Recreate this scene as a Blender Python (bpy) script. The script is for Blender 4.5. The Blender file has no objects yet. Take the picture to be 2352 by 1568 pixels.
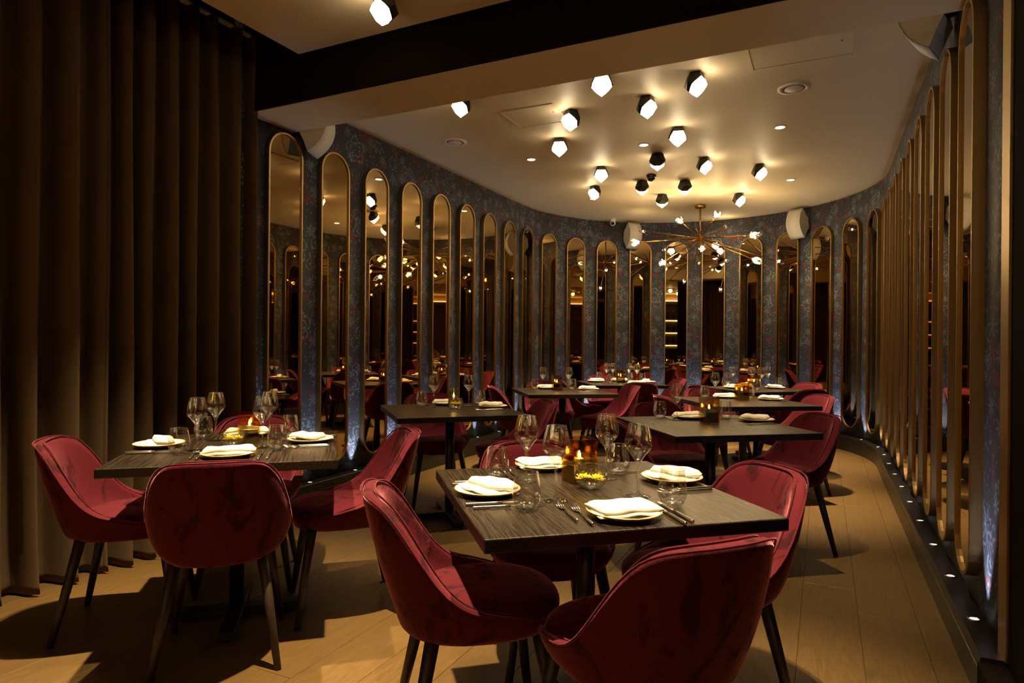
import bpy, bmesh, math, random
from mathutils import Vector, Matrix

scene = bpy.context.scene
COL = scene.collection
random.seed(7)
PI = math.pi

# ------------------------------------------------------------------ camera
cam_data = bpy.data.cameras.new('camera')
cam = bpy.data.objects.new('camera', cam_data)
COL.objects.link(cam)
cam_data.sensor_width = 36.0
cam_data.lens = 1461.1 / 2352.0 * 36.0
cam_data.clip_start = 0.02
_roll = 0.0089
_r = Vector((math.cos(_roll), 0, math.sin(_roll)))
_u = Vector((-math.sin(_roll), 0, math.cos(_roll)))
_b = Vector((0, -1, 0))
cam.matrix_world = Matrix(((_r.x, _u.x, _b.x, 0), (_r.y, _u.y, _b.y, 0), (_r.z, _u.z, _b.z, 1.23), (0, 0, 0, 1)))
scene.camera = cam

# ------------------------------------------------------------------ world, exposure
world = bpy.data.worlds.new('world')
scene.world = world
world.use_nodes = True
world.node_tree.nodes['Background'].inputs[0].default_value = (0.010, 0.007, 0.004, 1)
world.node_tree.nodes['Background'].inputs[1].default_value = 1.0
scene.view_settings.view_transform = 'Standard'
scene.view_settings.look = 'None'
scene.view_settings.exposure = 0.45
scene.view_settings.gamma = 1.0
scene.view_settings.use_curve_mapping = False
scene.cycles.max_bounces = 8
scene.cycles.transparent_max_bounces = 24
scene.cycles.glossy_bounces = 4
scene.cycles.diffuse_bounces = 3
scene.cycles.adaptive_threshold = 0.03
scene.cycles.sample_clamp_indirect = 4.0
scene.cycles.caustics_reflective = False
scene.cycles.caustics_refractive = False

SPOT_W = 820.0           # recessed ceiling spots
SPOT_C = (1.0, 0.74, 0.40)
HEX_E = 17.0              # glowing glass of the faceted lamps
UP_W = 5.0               # ledge uplights
UP_C = (0.85, 0.92, 1.0)
BULB_E = 330.0            # chandelier bulbs

# ------------------------------------------------------------------ room frame
TH = 0.4557
CT, ST = math.cos(TH), math.sin(TH)
def W(u, v, z=0.0):
    return Vector((u * CT + v * ST, -u * ST + v * CT, z))
ROOM_ROT = -TH                       # local x -> u, local y -> v
UL, UR, VC = -3.47, 0.575, 7.36      # left wall, right wall, start of apse
RAD = (UR - UL) / 2
UC = (UL + UR) / 2
ZC = 2.975                           # ceiling
V_BEAM0, V_BEAM1, Z_SOF = 3.01, 3.44, 2.73
V_REAR = -4.6

def wall_path(off, v_left, v_right, n=48):
    """points (u,v, inward normal) along left wall, apse, right wall at distance off inside the wall"""
    pts = [(UL + off, v_left, (1, 0))]
    k = int((VC - v_left) / 0.25)
    for i in range(1, k):
        pts.append((UL + off, v_left + (VC - v_left) * i / k, (1, 0)))
    for i in range(n + 1):
        a = PI - PI * i / n
        pts.append((UC + (RAD - off) * math.cos(a), VC + (RAD - off) * math.sin(a), (-math.cos(a), -math.sin(a))))
    k = int((VC - v_right) / 0.25)
    for i in range(1, k + 1):
        pts.append((UR - off, VC + (v_right - VC) * i / k, (-1, 0)))
    return pts

# ------------------------------------------------------------------ mesh helpers
def mesh_obj(name, verts, faces, mat=None, parent=None, smooth=False, uvs=None):
    me = bpy.data.meshes.new(name)
    me.from_pydata([tuple(v) for v in verts], [], faces)
    if uvs is not None:
        l = me.uv_layers.new(name='uv')
        for i, loop in enumerate(me.loops):
            l.data[i].uv = uvs[loop.vertex_index]
    if smooth:
        me.polygons.foreach_set('use_smooth', [True] * len(me.polygons))
    o = bpy.data.objects.new(name, me)
    if mat:
        me.materials.append(mat)
    COL.objects.link(o)
    if parent:
        o.parent = parent
    return o

def bm_obj(name, bm, mat=None, parent=None, smooth=False):
    bmesh.ops.recalc_face_normals(bm, faces=bm.faces)
    me = bpy.data.meshes.new(name)
    bm.to_mesh(me); bm.free()
    if smooth:
        me.polygons.foreach_set('use_smooth', [True] * len(me.polygons))
    o = bpy.data.objects.new(name, me)
    if mat:
        me.materials.append(mat)
    COL.objects.link(o)
    if parent:
        o.parent = parent
    return o

def empty(name, loc=(0, 0, 0), rz=0.0):
    o = bpy.data.objects.new(name, None)
    o.empty_display_size = 0.1
    COL.objects.link(o)
    o.location = loc
    o.rotation_euler = (0, 0, rz)
    return o

def tag(o, label=None, cat=None, group=None, kind=None):
    if label: o['label'] = label
    if cat: o['category'] = cat
    if group: o['group'] = group
    if kind: o['kind'] = kind
    return o

def add_box(bm, x0, x1, y0, y1, z0, z1, bevel=0.0, seg=1):
    r = bmesh.ops.create_cube(bm, size=1.0)
    vs = r['verts']
    for v in vs:
        v.co = Vector(((x0 + x1) / 2 + v.co.x * (x1 - x0), (y0 + y1) / 2 + v.co.y * (y1 - y0), (z0 + z1) / 2 + v.co.z * (z1 - z0)))
    if bevel:
        es = list({e for v in vs for e in v.link_edges})
        bmesh.ops.bevel(bm, geom=es, offset=bevel, segments=seg, affect='EDGES', profile=0.5)

def box(name, x0, x1, y0, y1, z0, z1, mat, parent=None, bevel=0.0, seg=1):
    bm = bmesh.new()
    add_box(bm, x0, x1, y0, y1, z0, z1, bevel, seg)
    return bm_obj(name, bm, mat, parent)

def lathe(profile, n=32, close_bottom=False):
    """profile: list of (r,z). returns verts, faces"""
    vs, fs = [], []
    rings = []
    for r, z in profile:
        if r < 1e-6:
            rings.append([len(vs)]); vs.append((0, 0, z))
        else:
            rings.append(list(range(len(vs), len(vs) + n)))
            for i in range(n):
                a = 2 * PI * i / n
                vs.append((r * math.cos(a), r * math.sin(a), z))
    for a, b in zip(rings[:-1], rings[1:]):
        if len(a) == 1 and len(b) == 1: continue
        for i in range(n):
            j = (i + 1) % n
            if len(a) == 1: fs.append((a[0], b[j], b[i]))
            elif len(b) == 1: fs.append((a[i], a[j], b[0]))
            else: fs.append((a[i], a[j], b[j], b[i]))
    return vs, fs

def lathe_obj(name, profile, mat, parent=None, n=32, smooth=True):
    vs, fs = lathe(profile, n)
    return mesh_obj(name, vs, fs, mat, parent, smooth)

def tube_verts(path, rad, n=8, closed=False, caps=True):
    """path list of Vectors, rad float or list"""
    path = [Vector(p) for p in path]
    m = len(path)
    vs, fs = [], []
    prev = None
    for i, p in enumerate(path):
        if closed:
            t = (path[(i + 1) % m] - path[i - 1]).normalized()
        else:
            t = (path[min(i + 1, m - 1)] - path[max(i - 1, 0)]).normalized()
        if prev is None:
            a = Vector((0, 0, 1)) if abs(t.z) < 0.9 else Vector((1, 0, 0))
            nrm = t.cross(a).normalized()
        else:
            nrm = (prev - t * prev.dot(t)).normalized()
        prev = nrm
        bn = t.cross(nrm)
        r = rad[i] if isinstance(rad, (list, tuple)) else rad
        for k in range(n):
            a = 2 * PI * k / n
            vs.append(p + (nrm * math.cos(a) + bn * math.sin(a)) * r)
    lim = m if closed else m - 1
    for i in range(lim):
        for k in range(n):
            a = i * n + k; b = i * n + (k + 1) % n
            c = ((i + 1) % m) * n + (k + 1) % n; d = ((i + 1) % m) * n + k
            fs.append((a, b, c, d))
    if caps and not closed:
        fs.append(tuple(range(n - 1, -1, -1)))
        fs.append(tuple(range((m - 1) * n, m * n)))
    return vs, fs

def tube_obj(name, path, rad, mat, parent=None, n=8, closed=False, smooth=True):
    vs, fs = tube_verts(path, rad, n, closed)
    return mesh_obj(name, vs, fs, mat, parent, smooth)

def copy_tree(o, parent=None):
    c = o.copy()
    for k in list(o.keys()):
        c[k] = o[k]
    COL.objects.link(c)
    c.parent = parent
    for ch in o.children:
        copy_tree(ch, c)
    return c

# ------------------------------------------------------------------ materials
class NT:
    def __init__(self, name):
        self.mat = bpy.data.materials.new(name)
        self.mat.use_nodes = True
        self.t = self.mat.node_tree
        self.t.nodes.clear()
        self.out = self.t.nodes.new('ShaderNodeOutputMaterial')
    def n(self, typ, **kw):
        nd = self.t.nodes.new(typ)
        for k, v in kw.items():
            setattr(nd, k, v)
        return nd
    def set(self, node, key, val):
        s = node.inputs[key]
        if isinstance(val, bpy.types.NodeSocket):
            self.t.links.new(val, s)
        else:
            s.default_value = val
        return node
    def m(self, op, a, b=None, c=None, clamp=False):
        nd = self.n('ShaderNodeMath', operation=op, use_clamp=clamp)
        self.set(nd, 0, a)
        if b is not None: self.set(nd, 1, b)
        if c is not None: self.set(nd, 2, c)
        return nd.outputs[0]
    def vm(self, op, a, b=None):
        nd = self.n('ShaderNodeVectorMath', operation=op)
        self.set(nd, 0, a)
        if b is not None: self.set(nd, 1, b)
        return nd.outputs[0]
    def mix(self, f, a, b):
        nd = self.n('ShaderNodeMix', data_type='RGBA')
        self.set(nd, 0, f); self.set(nd, 6, a); self.set(nd, 7, b)
        return nd.outputs[2]
    def noise(self, vec, scale, detail=3, rough=0.5, dist=0.0):
        nd = self.n('ShaderNodeTexNoise')
        if vec is not None: self.set(nd, 'Vector', vec)
        self.set(nd, 'Scale', scale); self.set(nd, 'Detail', detail); self.set(nd, 'Roughness', rough); self.set(nd, 'Distortion', dist)
        return nd
    def ramp(self, f, stops):
        nd = self.n('ShaderNodeValToRGB')
        cr = nd.color_ramp
        while len(cr.elements) < len(stops): cr.elements.new(0.5)
        for e, (p, c) in zip(cr.elements, stops):
            e.position = p; e.color = c if len(c) == 4 else (*c, 1)
        self.set(nd, 0, f)
        return nd.outputs[0]
    def mapr(self, v, a, b, c=0.0, d=1.0, smooth=True):
        nd = self.n('ShaderNodeMapRange', interpolation_type='SMOOTHSTEP' if smooth else 'LINEAR')
        for i, x in enumerate((v, a, b, c, d)): self.set(nd, i, x)
        return nd.outputs[0]
    def bump(self, h, strength=0.3, dist=0.01):
        nd = self.n('ShaderNodeBump')
        self.set(nd, 'Height', h); self.set(nd, 'Strength', strength); self.set(nd, 'Distance', dist)
        return nd.outputs[0]
    def principled(self, **kw):
        nd = self.n('ShaderNodeBsdfPrincipled')
        for k, v in kw.items():
            self.set(nd, k.replace('_', ' '), v)
        self.t.links.new(nd.outputs[0], self.out.inputs[0])
        return nd

def c4(r, g, b): return (r, g, b, 1.0)

def simple(name, col, rough=0.5, metal=0.0, noise_amt=0.0, noise_scale=20, bump=0.0, **kw):
    t = NT(name)
    tc = t.n('ShaderNodeTexCoord')
    nz = t.noise(tc.outputs['Object'], noise_scale, 4)
    a = [max(0, x * (1 - noise_amt)) for x in col]; b = [x * (1 + noise_amt) for x in col]
    base = t.mix(nz.outputs[0], c4(*a), c4(*b))
    args = dict(Base_Color=base, Roughness=rough, Metallic=metal)
    args.update(kw)
    if bump:
        args['Normal'] = t.bump(nz.outputs[0], bump, 0.004)
    t.principled(**args)
    return t.mat

def emission(name, col, strength):
    t = NT(name)
    e = t.n('ShaderNodeEmission')
    t.set(e, 0, c4(*col)); t.set(e, 1, strength)
    t.t.links.new(e.outputs[0], t.out.inputs[0])
    return t.mat

def thin_glass(name, tint=(1, 1, 1), ior=1.35, rough=0.0, gloss=(1, 1, 1), cap=0.4):
    """thin walled glass: clear transmission plus fresnel reflection"""
    t = NT(name)
    tr = t.n('ShaderNodeBsdfTransparent'); t.set(tr, 0, c4(*tint))
    gl = t.n('ShaderNodeBsdfGlossy'); t.set(gl, 'Color', c4(*gloss)); t.set(gl, 'Roughness', rough)
    fr = t.n('ShaderNodeFresnel'); t.set(fr, 'IOR', ior)
    mx = t.n('ShaderNodeMixShader')
    ff_ = t.m('MINIMUM', fr.outputs[0], cap)
    t.t.links.new(ff_, mx.inputs[0]); t.t.links.new(tr.outputs[0], mx.inputs[1]); t.t.links.new(gl.outputs[0], mx.inputs[2])
    t.t.links.new(mx.outputs[0], t.out.inputs[0])
    return t.mat

def make_velvet():
    t = NT('crimson_velvet')
    tc = t.n('ShaderNodeTexCoord')
    oi = t.n('ShaderNodeObjectInfo')
    off = t.n('ShaderNodeCombineXYZ')
    r = t.m('MULTIPLY', oi.outputs['Random'], 13.0)
    for i in range(3): t.set(off, i, r)
    vec = t.vm('ADD', tc.outputs['Object'], off.outputs[0])
    st = t.n('ShaderNodeMapping'); t.set(st, 'Vector', vec); st.inputs['Scale'].default_value = (1.0, 1.0, 0.55)
    big = t.noise(st.outputs[0], 7.5, 7, 0.66, 0.9)
    crush = t.mapr(big.outputs[0], 0.52, 0.62)
    fine = t.noise(vec, 160, 3, 0.6)
    base = t.mix(crush, c4(0.078, 0.0052, 0.012), c4(0.021, 0.0013, 0.0036))
    base = t.mix(t.m('MULTIPLY', fine.outputs[0], 0.35), base, c4(0.078, 0.006, 0.012))
    h = t.m('ADD', t.m('MULTIPLY', big.outputs[0], 0.5), t.m('MULTIPLY', fine.outputs[0], 0.12))
    sw = t.m('SUBTRACT', 1.0, t.m('MULTIPLY', crush, 0.75))
    t.principled(Base_Color=base, Roughness=0.85, Sheen_Weight=sw, Sheen_Roughness=0.27, Sheen_Tint=c4(1.0, 0.36, 0.45),
                 Specular_IOR_Level=0.15, Normal=t.bump(h, 0.55, 0.014))
    return t.mat

def make_wood_floor():
    t = NT('oak_plank')
    tc = t.n('ShaderNodeTexCoord'); oi = t.n('ShaderNodeObjectInfo')
    off = t.n('ShaderNodeCombineXYZ')
    r = t.m('MULTIPLY', oi.outputs['Random'], 37.0)
    for i in range(3): t.set(off, i, r)
    vec = t.vm('ADD', tc.outputs['Object'], off.outputs[0])
    mp = t.n('ShaderNodeMapping'); t.set(mp, 'Vector', vec); mp.inputs['Scale'].default_value = (9.0, 0.9, 9.0)
    g1 = t.noise(mp.outputs[0], 1.6, 5, 0.6, 1.2)
    rings = t.m('FRACT', t.m('MULTIPLY', g1.outputs[0], 9.0))
    rings = t.m('ABSOLUTE', t.m('SUBTRACT', rings, 0.5))
    mp2 = t.n('ShaderNodeMapping'); t.set(mp2, 'Vector', vec); mp2.inputs['Scale'].default_value = (90.0, 4.0, 90.0)
    fib = t.noise(mp2.outputs[0], 1.5, 4, 0.7)
    knot = t.noise(vec, 3.0, 2, 0.5)
    k = t.mapr(knot.outputs[0], 0.66, 0.76)
    col = t.mix(rings, c4(0.105, 0.058, 0.017), c4(0.195, 0.117, 0.036))
    col = t.mix(t.m('MULTIPLY', fib.outputs[0], 0.45), col, c4(0.070, 0.041, 0.014))
    col = t.mix(t.m('MULTIPLY', k, 0.6), col, c4(0.06, 0.035, 0.015))
    col = t.mix(t.m('MULTIPLY', oi.outputs['Random'], 0.4), col, c4(0.105, 0.062, 0.021))
    h = t.m('ADD', t.m('MULTIPLY', rings, 0.3), fib.outputs[0])
    t.principled(Base_Color=col, Roughness=t.mapr(fib.outputs[0], 0.2, 0.8, 0.33, 0.52), Specular_IOR_Level=0.4, Normal=t.bump(h, 0.12, 0.003))
    return t.mat

def make_table_wood():
    t = NT('black_stained_ash')
    tc = t.n('ShaderNodeTexCoord')
    mp = t.n('ShaderNodeMapping'); t.set(mp, 'Vector', tc.outputs['Object']); mp.inputs['Scale'].default_value = (330.0, 7.0, 90.0)
    g = t.noise(mp.outputs[0], 1.0, 2, 0.5, 0.2)
    w = t.mapr(g.outputs[0], 0.42, 0.62)
    col = t.mix(w, c4(0.0055, 0.0033, 0.0018), c4(0.022, 0.0132, 0.0066))
    t.principled(Base_Color=col, Roughness=t.mapr(g.outputs[0], 0.3, 0.7, 0.27, 0.40), Specular_IOR_Level=0.38, Normal=t.bump(g.outputs[0], 0.25, 0.002))
    return t.mat

def make_wallpaper():
    t = NT('floral_wallpaper')
    uvn = t.n('ShaderNodeUVMap'); uvn.uv_map = 'uv'
    P = uvn.outputs[0]
    wob = t.noise(P, 14, 3, 0.55)
    wv = t.vm('SCALE', t.vm('SUBTRACT', wob.outputs[1], (0.5, 0.5, 0.5)))
    wv.node.inputs['Scale'].default_value = 0.045
    Pw = t.vm('ADD', P, wv)
    tex = t.noise(P, 5.5, 4, 0.6)
    weave = t.noise(P, 260, 2, 0.5)
    col = t.mix(tex.outputs[0], c4(0.038, 0.045, 0.070), c4(0.085, 0.085, 0.115))
    col = t.mix(t.m('MULTIPLY', weave.outputs[0], 0.3), col, c4(0.07, 0.07, 0.092))
    def cells(vec, scale, shift):
        s = t.vm('ADD', vec, shift)
        v = t.n('ShaderNodeTexVoronoi', voronoi_dimensions='2D', feature='F1')
        t.set(v, 'Vector', s); t.set(v, 'Scale', scale); t.set(v, 'Randomness', 0.85)
        loc = t.vm('SUBTRACT', s, v.outputs['Position'])
        sp = t.n('ShaderNodeSeparateXYZ'); t.set(sp, 0, loc)
        sc = t.n('ShaderNodeSeparateColor'); t.set(sc, 0, v.outputs['Color'])
        return sp.outputs[0], sp.outputs[1], sc.outputs[0], sc.outputs[1], sc.outputs[2]
    def polar(x, y):
        r = t.m('SQRT', t.m('ADD', t.m('MULTIPLY', x, x), t.m('MULTIPLY', y, y)))
        return r, t.m('ARCTAN2', y, x)
    def near(v, target, w):
        return t.mapr(t.m('ABSOLUTE', t.m('SUBTRACT', v, target)), w, 0.0)
    sk = t.noise(P, 42, 4, 0.65)
    sketch = t.mapr(sk.outputs[0], 0.36, 0.62)
    # red leaves
    for sh, sc_, cc in (((3.1, 1.7, 0), 4.2, (0.42, 0.050, 0.022)), ((8.3, 5.2, 0), 4.6, (0.32, 0.032, 0.040))):
        x, y, r0, r1, r2 = cells(Pw, sc_, sh)
        a = t.m('MULTIPLY', r0, 6.28)
        ca, sa = t.m('COSINE', a), t.m('SINE', a)
        lx = t.m('ADD', t.m('MULTIPLY', x, ca), t.m('MULTIPLY', y, sa))
        ly = t.m('SUBTRACT', t.m('MULTIPLY', y, ca), t.m('MULTIPLY', x, sa))
        ly = t.m('ADD', ly, t.m('MULTIPLY', t.m('MULTIPLY', lx, lx), 5.0))
        e = t.m('ADD', t.m('POWER', t.m('ABSOLUTE', t.m('DIVIDE', lx, 0.078)), 2.0), t.m('POWER', t.m('ABSOLUTE', t.m('DIVIDE', ly, 0.028)), 1.3))
        mk = t.m('MULTIPLY', t.mapr(e, 1.0, 0.35), t.m('MULTIPLY', sketch, t.mapr(r1, 0.30, 0.42)))
        col = t.mix(t.m('MULTIPLY', mk, 0.6), col, c4(*cc))
    # small star blossoms
    x, y, r0, r1, r2 = cells(P, 7.0, (1.3, 9.1, 0))
    r, an = polar(x, y)
    pet = t.m('ABSOLUTE', t.m('COSINE', t.m('ADD', t.m('MULTIPLY', an, 3.5), t.m('MULTIPLY', r1, 6.0))))
    mk = t.m('MULTIPLY', t.mapr(r, 0.055, 0.018), t.mapr(pet, 0.62, 0.9))
    mk = t.m('MULTIPLY', mk, t.mapr(r0, 0.35, 0.45))
    col = t.mix(t.m('MULTIPLY', mk, 0.45), col, t.mix(r2, c4(0.28, 0.36, 0.70), c4(0.52, 0.64, 0.66)))
    # large peonies drawn in pale lines
    x, y, r0, r1, r2 = cells(Pw, 2.7, (5.7, 2.2, 0))
    r, an = polar(x, y)
    ph = t.m('MULTIPLY', r1, 6.28)
    lobes = t.m('ABSOLUTE', t.m('SINE', t.m('ADD', t.m('MULTIPLY', an, 2.5), ph)))
    R = t.m('MULTIPLY_ADD', lobes, 0.040, 0.070)
    l1 = near(r, R, 0.0135)
    l2 = near(r, t.m('MULTIPLY', R, 0.60), 0.011)
    rays = t.m('MULTIPLY', t.mapr(t.m('SINE', t.m('MULTIPLY', an, 17.0)), 0.55, 0.9), t.m('MULTIPLY', t.mapr(r, 0.062, 0.052), t.mapr(r, 0.018, 0.028)))
    mk = t.m('MAXIMUM', t.m('MAXIMUM', l1, l2), t.m('MULTIPLY', rays, 0.6))
    mk = t.m('MULTIPLY', t.m('MULTIPLY', mk, sketch), t.mapr(r0, 0.28, 0.36))
    fill = t.m('MULTIPLY', t.mapr(r, 0.10, 0.05), t.m('MULTIPLY', t.mapr(r0, 0.12, 0.2), 0.35))
    col = t.mix(fill, col, t.mix(r2, c4(0.11, 0.022, 0.022), c4(0.045, 0.055, 0.11)))
    col = t.mix(t.m('MULTIPLY', mk, 0.68), col, t.mix(r2, c4(0.42, 0.62, 0.62), c4(0.32, 0.42, 0.74)))
    # medium line blossoms
    x, y, r0, r1, r2 = cells(Pw, 4.4, (11.7, 4.2, 0))
    r, an = polar(x, y)
    lobes = t.m('ABSOLUTE', t.m('SINE', t.m('ADD', t.m('MULTIPLY', an, 3.0), t.m('MULTIPLY', r1, 6.28))))
    R = t.m('MULTIPLY_ADD', lobes, 0.026, 0.030)
    mk = t.m('MULTIPLY', t.m('MULTIPLY', near(r, R, 0.0115), sketch), t.mapr(r0, 0.35, 0.45))
    col = t.mix(t.m('MULTIPLY', mk, 0.62), col, t.mix(r2, c4(0.46, 0.64, 0.58), c4(0.28, 0.36, 0.74)))
    # trailing stems
    vn = t.noise(Pw, 3.4, 2, 0.5, 0.6)
    stem = t.m('MULTIPLY', near(vn.outputs[0], 0.5, 0.014), t.m('MULTIPLY', sketch, t.mapr(tex.outputs[0], 0.45, 0.6)))
    col = t.mix(t.m('MULTIPLY', stem, 0.5), col, c4(0.22, 0.25, 0.10))
    # specks
    x, y, r0, r1, r2 = cells(P, 22.0, (0.3, 0.1, 0))
    r, an = polar(x, y)
    mk = t.m('MULTIPLY', t.mapr(r, 0.0085, 0.005), t.mapr(r0, 0.5, 0.55))
    col = t.mix(t.m('MULTIPLY', mk, 0.6), col, c4(0.30, 0.40, 0.44))
    t.principled(Base_Color=col, Roughness=0.55, Specular_IOR_Level=0.35, Normal=t.bump(weave.outputs[0], 0.05, 0.001))
    return t.mat

def make_plaster(name, col, var=0.05, rough=0.5, spec=0.3):
    t = NT(name)
    tc = t.n('ShaderNodeTexCoord')
    a = t.noise(tc.outputs['Object'], 0.9, 3, 0.5)
    b = t.noise(tc.outputs['Object'], 14, 4, 0.6)
    c = t.mix(a.outputs[0], c4(*[x * (1 - var) for x in col]), c4(*[min(1, x * (1 + var)) for x in col]))
    t.principled(Base_Color=c, Roughness=rough, Specular_IOR_Level=spec, Normal=t.bump(b.outputs[0], 0.08, 0.004))
    return t.mat

def make_curtain():
    t = NT('brown_curtain_velvet')
    tc = t.n('ShaderNodeTexCoord')
    a = t.noise(tc.outputs['Object'], 90, 3, 0.6)
    b = t.noise(tc.outputs['Object'], 3.0, 3, 0.5)
    c = t.mix(b.outputs[0], c4(0.075, 0.047, 0.026), c4(0.115, 0.073, 0.040))
    t.principled(Base_Color=c, Roughness=0.9, Sheen_Weight=0.35, Sheen_Roughness=0.4, Sheen_Tint=c4(0.6, 0.42, 0.25), Specular_IOR_Level=0.1,
                 Normal=t.bump(a.outputs[0], 0.1, 0.002))
    return t.mat

def make_brass(name, col=(0.62, 0.40, 0.16), rough=0.34):
    t = NT(name)
    tc = t.n('ShaderNodeTexCoord')
    mp = t.n('ShaderNodeMapping'); t.set(mp, 'Vector', tc.outputs['Object']); mp.inputs['Scale'].default_value = (160, 160, 3)
    a = t.noise(mp.outputs[0], 2.0, 3, 0.6)
    c = t.mix(a.outputs[0], c4(*[x * 0.88 for x in col]), c4(*col))
    t.principled(Base_Color=c, Metallic=1.0, Roughness=t.mapr(a.outputs[0], 0.2, 0.8, rough - 0.06, rough + 0.08))
    return t.mat

def make_linen():
    t = NT('napkin_linen')
    tc = t.n('ShaderNodeTexCoord')
    a = t.noise(tc.outputs['Object'], 900, 2, 0.5)
    c = t.mix(a.outputs[0], c4(0.60, 0.57, 0.48), c4(0.69, 0.655, 0.56))
    t.principled(Base_Color=c, Roughness=0.9, Sheen_Weight=0.2, Specular_IOR_Level=0.1, Normal=t.bump(a.outputs[0], 0.15, 0.0005))
    return t.mat

def make_grille():
    t = NT('speaker_grille_mesh')
    tc = t.n('ShaderNodeTexCoord')
    sx = t.n('ShaderNodeSeparateXYZ'); t.set(sx, 0, tc.outputs['Object'])
    cx = t.n('ShaderNodeCombineXYZ'); t.set(cx, 0, sx.outputs[0]); t.set(cx, 1, sx.outputs[2])
    v = t.n('ShaderNodeTexVoronoi', voronoi_dimensions='2D'); t.set(v, 'Vector', cx.outputs[0]); t.set(v, 'Scale', 120.0); t.set(v, 'Randomness', 0.15)
    d = t.mapr(v.outputs['Distance'], 0.32, 0.22)
    t.principled(Base_Color=t.mix(d, c4(0.72, 0.70, 0.66), c4(0.25, 0.22, 0.18)), Roughness=0.6)
    return t.mat

M = dict(
    velvet=make_velvet(), oak=make_wood_floor(), table=make_table_wood(), paper=make_wallpaper(),
    ceiling=make_plaster('cream_ceiling_paint', (0.68, 0.585, 0.44)),
    darkpaint=make_plaster('dark_brown_paint', (0.0095, 0.0065, 0.0045), 0.15, 0.9, 0.05),
    taupe=make_plaster('taupe_paint', (0.16, 0.115, 0.07), 0.1),
    curtain=make_curtain(), brass=make_brass('brushed_brass', (0.44, 0.30, 0.14), 0.40), gold=make_brass('antique_brass', (0.58, 0.33, 0.10), 0.26),
    linen=make_linen(), grille=make_grille(),
    ledge=simple('black_ledge_lacquer', (0.016, 0.013, 0.011), 0.32, 0.0, 0.2, 8),
    mirror=simple('bronze_mirror_glass', (0.50, 0.37, 0.20), 0.012, 1.0, 0.0),
    mirror_back=simple('mirror_backing', (0.02, 0.015, 0.01), 0.6),
    leg=simple('walnut_stained_leg', (0.028, 0.017, 0.010), 0.42, 0.0, 0.35, 40),
    iron=simple('black_iron', (0.010, 0.009, 0.008), 0.38, 0.0, 0.2, 30),
    glass=thin_glass('clear_glass', (0.985, 0.985, 0.98), 2.1, 0.045, cap=0.5),
    glass_base=thin_glass('thick_glass_base', (0.95, 0.95, 0.93), 1.9, 0.06, cap=0.5),
    amber=thin_glass('amber_glass', (0.95, 0.80, 0.36), 2.0, 0.0, cap=0.5, gloss=(1.0, 0.85, 0.5)),
    smoke=simple('smoked_glass_block', (0.003, 0.004, 0.003), 0.25),
    water=thin_glass('water_surface', (0.90, 0.93, 0.88), 1.33),
    crystal=thin_glass('cut_crystal', (0.96, 0.94, 0.90), 1.7, 0.02),
    steel=simple('polished_steel', (0.62, 0.58, 0.52), 0.2, 1.0, 0.05, 60),
    plate=simple('cream_glazed_stoneware', (0.74, 0.69, 0.58), 0.22, 0.0, 0.05, 25, Coat_Weight=0.4),
    rim=simple('toasted_plate_rim', (0.46, 0.25, 0.07), 0.45, 0.0, 0.3, 60),
    wax=simple('candle_wax', (0.75, 0.68, 0.52), 0.5),
    petal=simple('yellow_petal', (0.80, 0.62, 0.05), 0.6, 0.0, 0.15, 60),
    green=simple('green_leaf', (0.16, 0.30, 0.04), 0.5, 0.0, 0.25, 40),
    white=simple('white_enamel', (0.72, 0.69, 0.63), 0.42, 0.0, 0.03, 10),
    blackcase=simple('black_lamp_casing', (0.014, 0.013, 0.011), 0.38, 0.3, 0.2, 20),
    blackplastic=simple('black_plastic', (0.008, 0.008, 0.008), 0.3),
    lens=simple('camera_lens', (0.003, 0.003, 0.003), 0.06),
    hexglass=emission('lit_lamp_glass', (1.0, 0.77, 0.45), HEX_E),
    spotlens=emission('lit_spot_lens', (1.0, 0.85, 0.55), 14.0),
    uplens=emission('lit_uplight_lens', (0.95, 0.95, 1.0), 1.2),
    bulb=emission('lit_bulb', (1.0, 0.72, 0.36), BULB_E),
    flame=emission('candle_flame', (1.0, 0.66, 0.24), 60.0),
    shelfglow=emission('lit_bar_strip', (1.0, 0.62, 0.22), 6.0),
    bottle=simple('bottle_glass', (0.02, 0.045, 0.02), 0.08, 0.0, 0.4, 10),
    barwood=simple('bar_wood', (0.09, 0.05, 0.022), 0.4, 0.0, 0.3, 12),
)

# ================================================================== STRUCTURE
def structure(o): o['kind'] = 'structure'; return o

# curved wall with wallpaper ------------------------------------------------
V_END = 2.75                            # right wall panel ends here with a gold trim
pts = wall_path(0.0, V_BEAM0 - 0.02, V_END - 0.05, 64)
vs, fs, uvs = [], [], []
s = 0.0
for i, (u, v, n) in enumerate(pts):
    if i: s += math.hypot(u - pts[i - 1][0], v - pts[i - 1][1])
    for z in (0.0, 3.05):
        vs.append(W(u, v, z)); uvs.append((s, z))
for i in range(len(pts) - 1):
    a = 2 * i
    fs.append((a, a + 2, a + 3, a + 1))
wall = mesh_obj('wall_back', vs, fs, M['paper'], None, True, uvs)
so = wall.modifiers.new('solid', 'SOLIDIFY'); so.thickness = 0.05; so.offset = -1.0
structure(wall)

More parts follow.
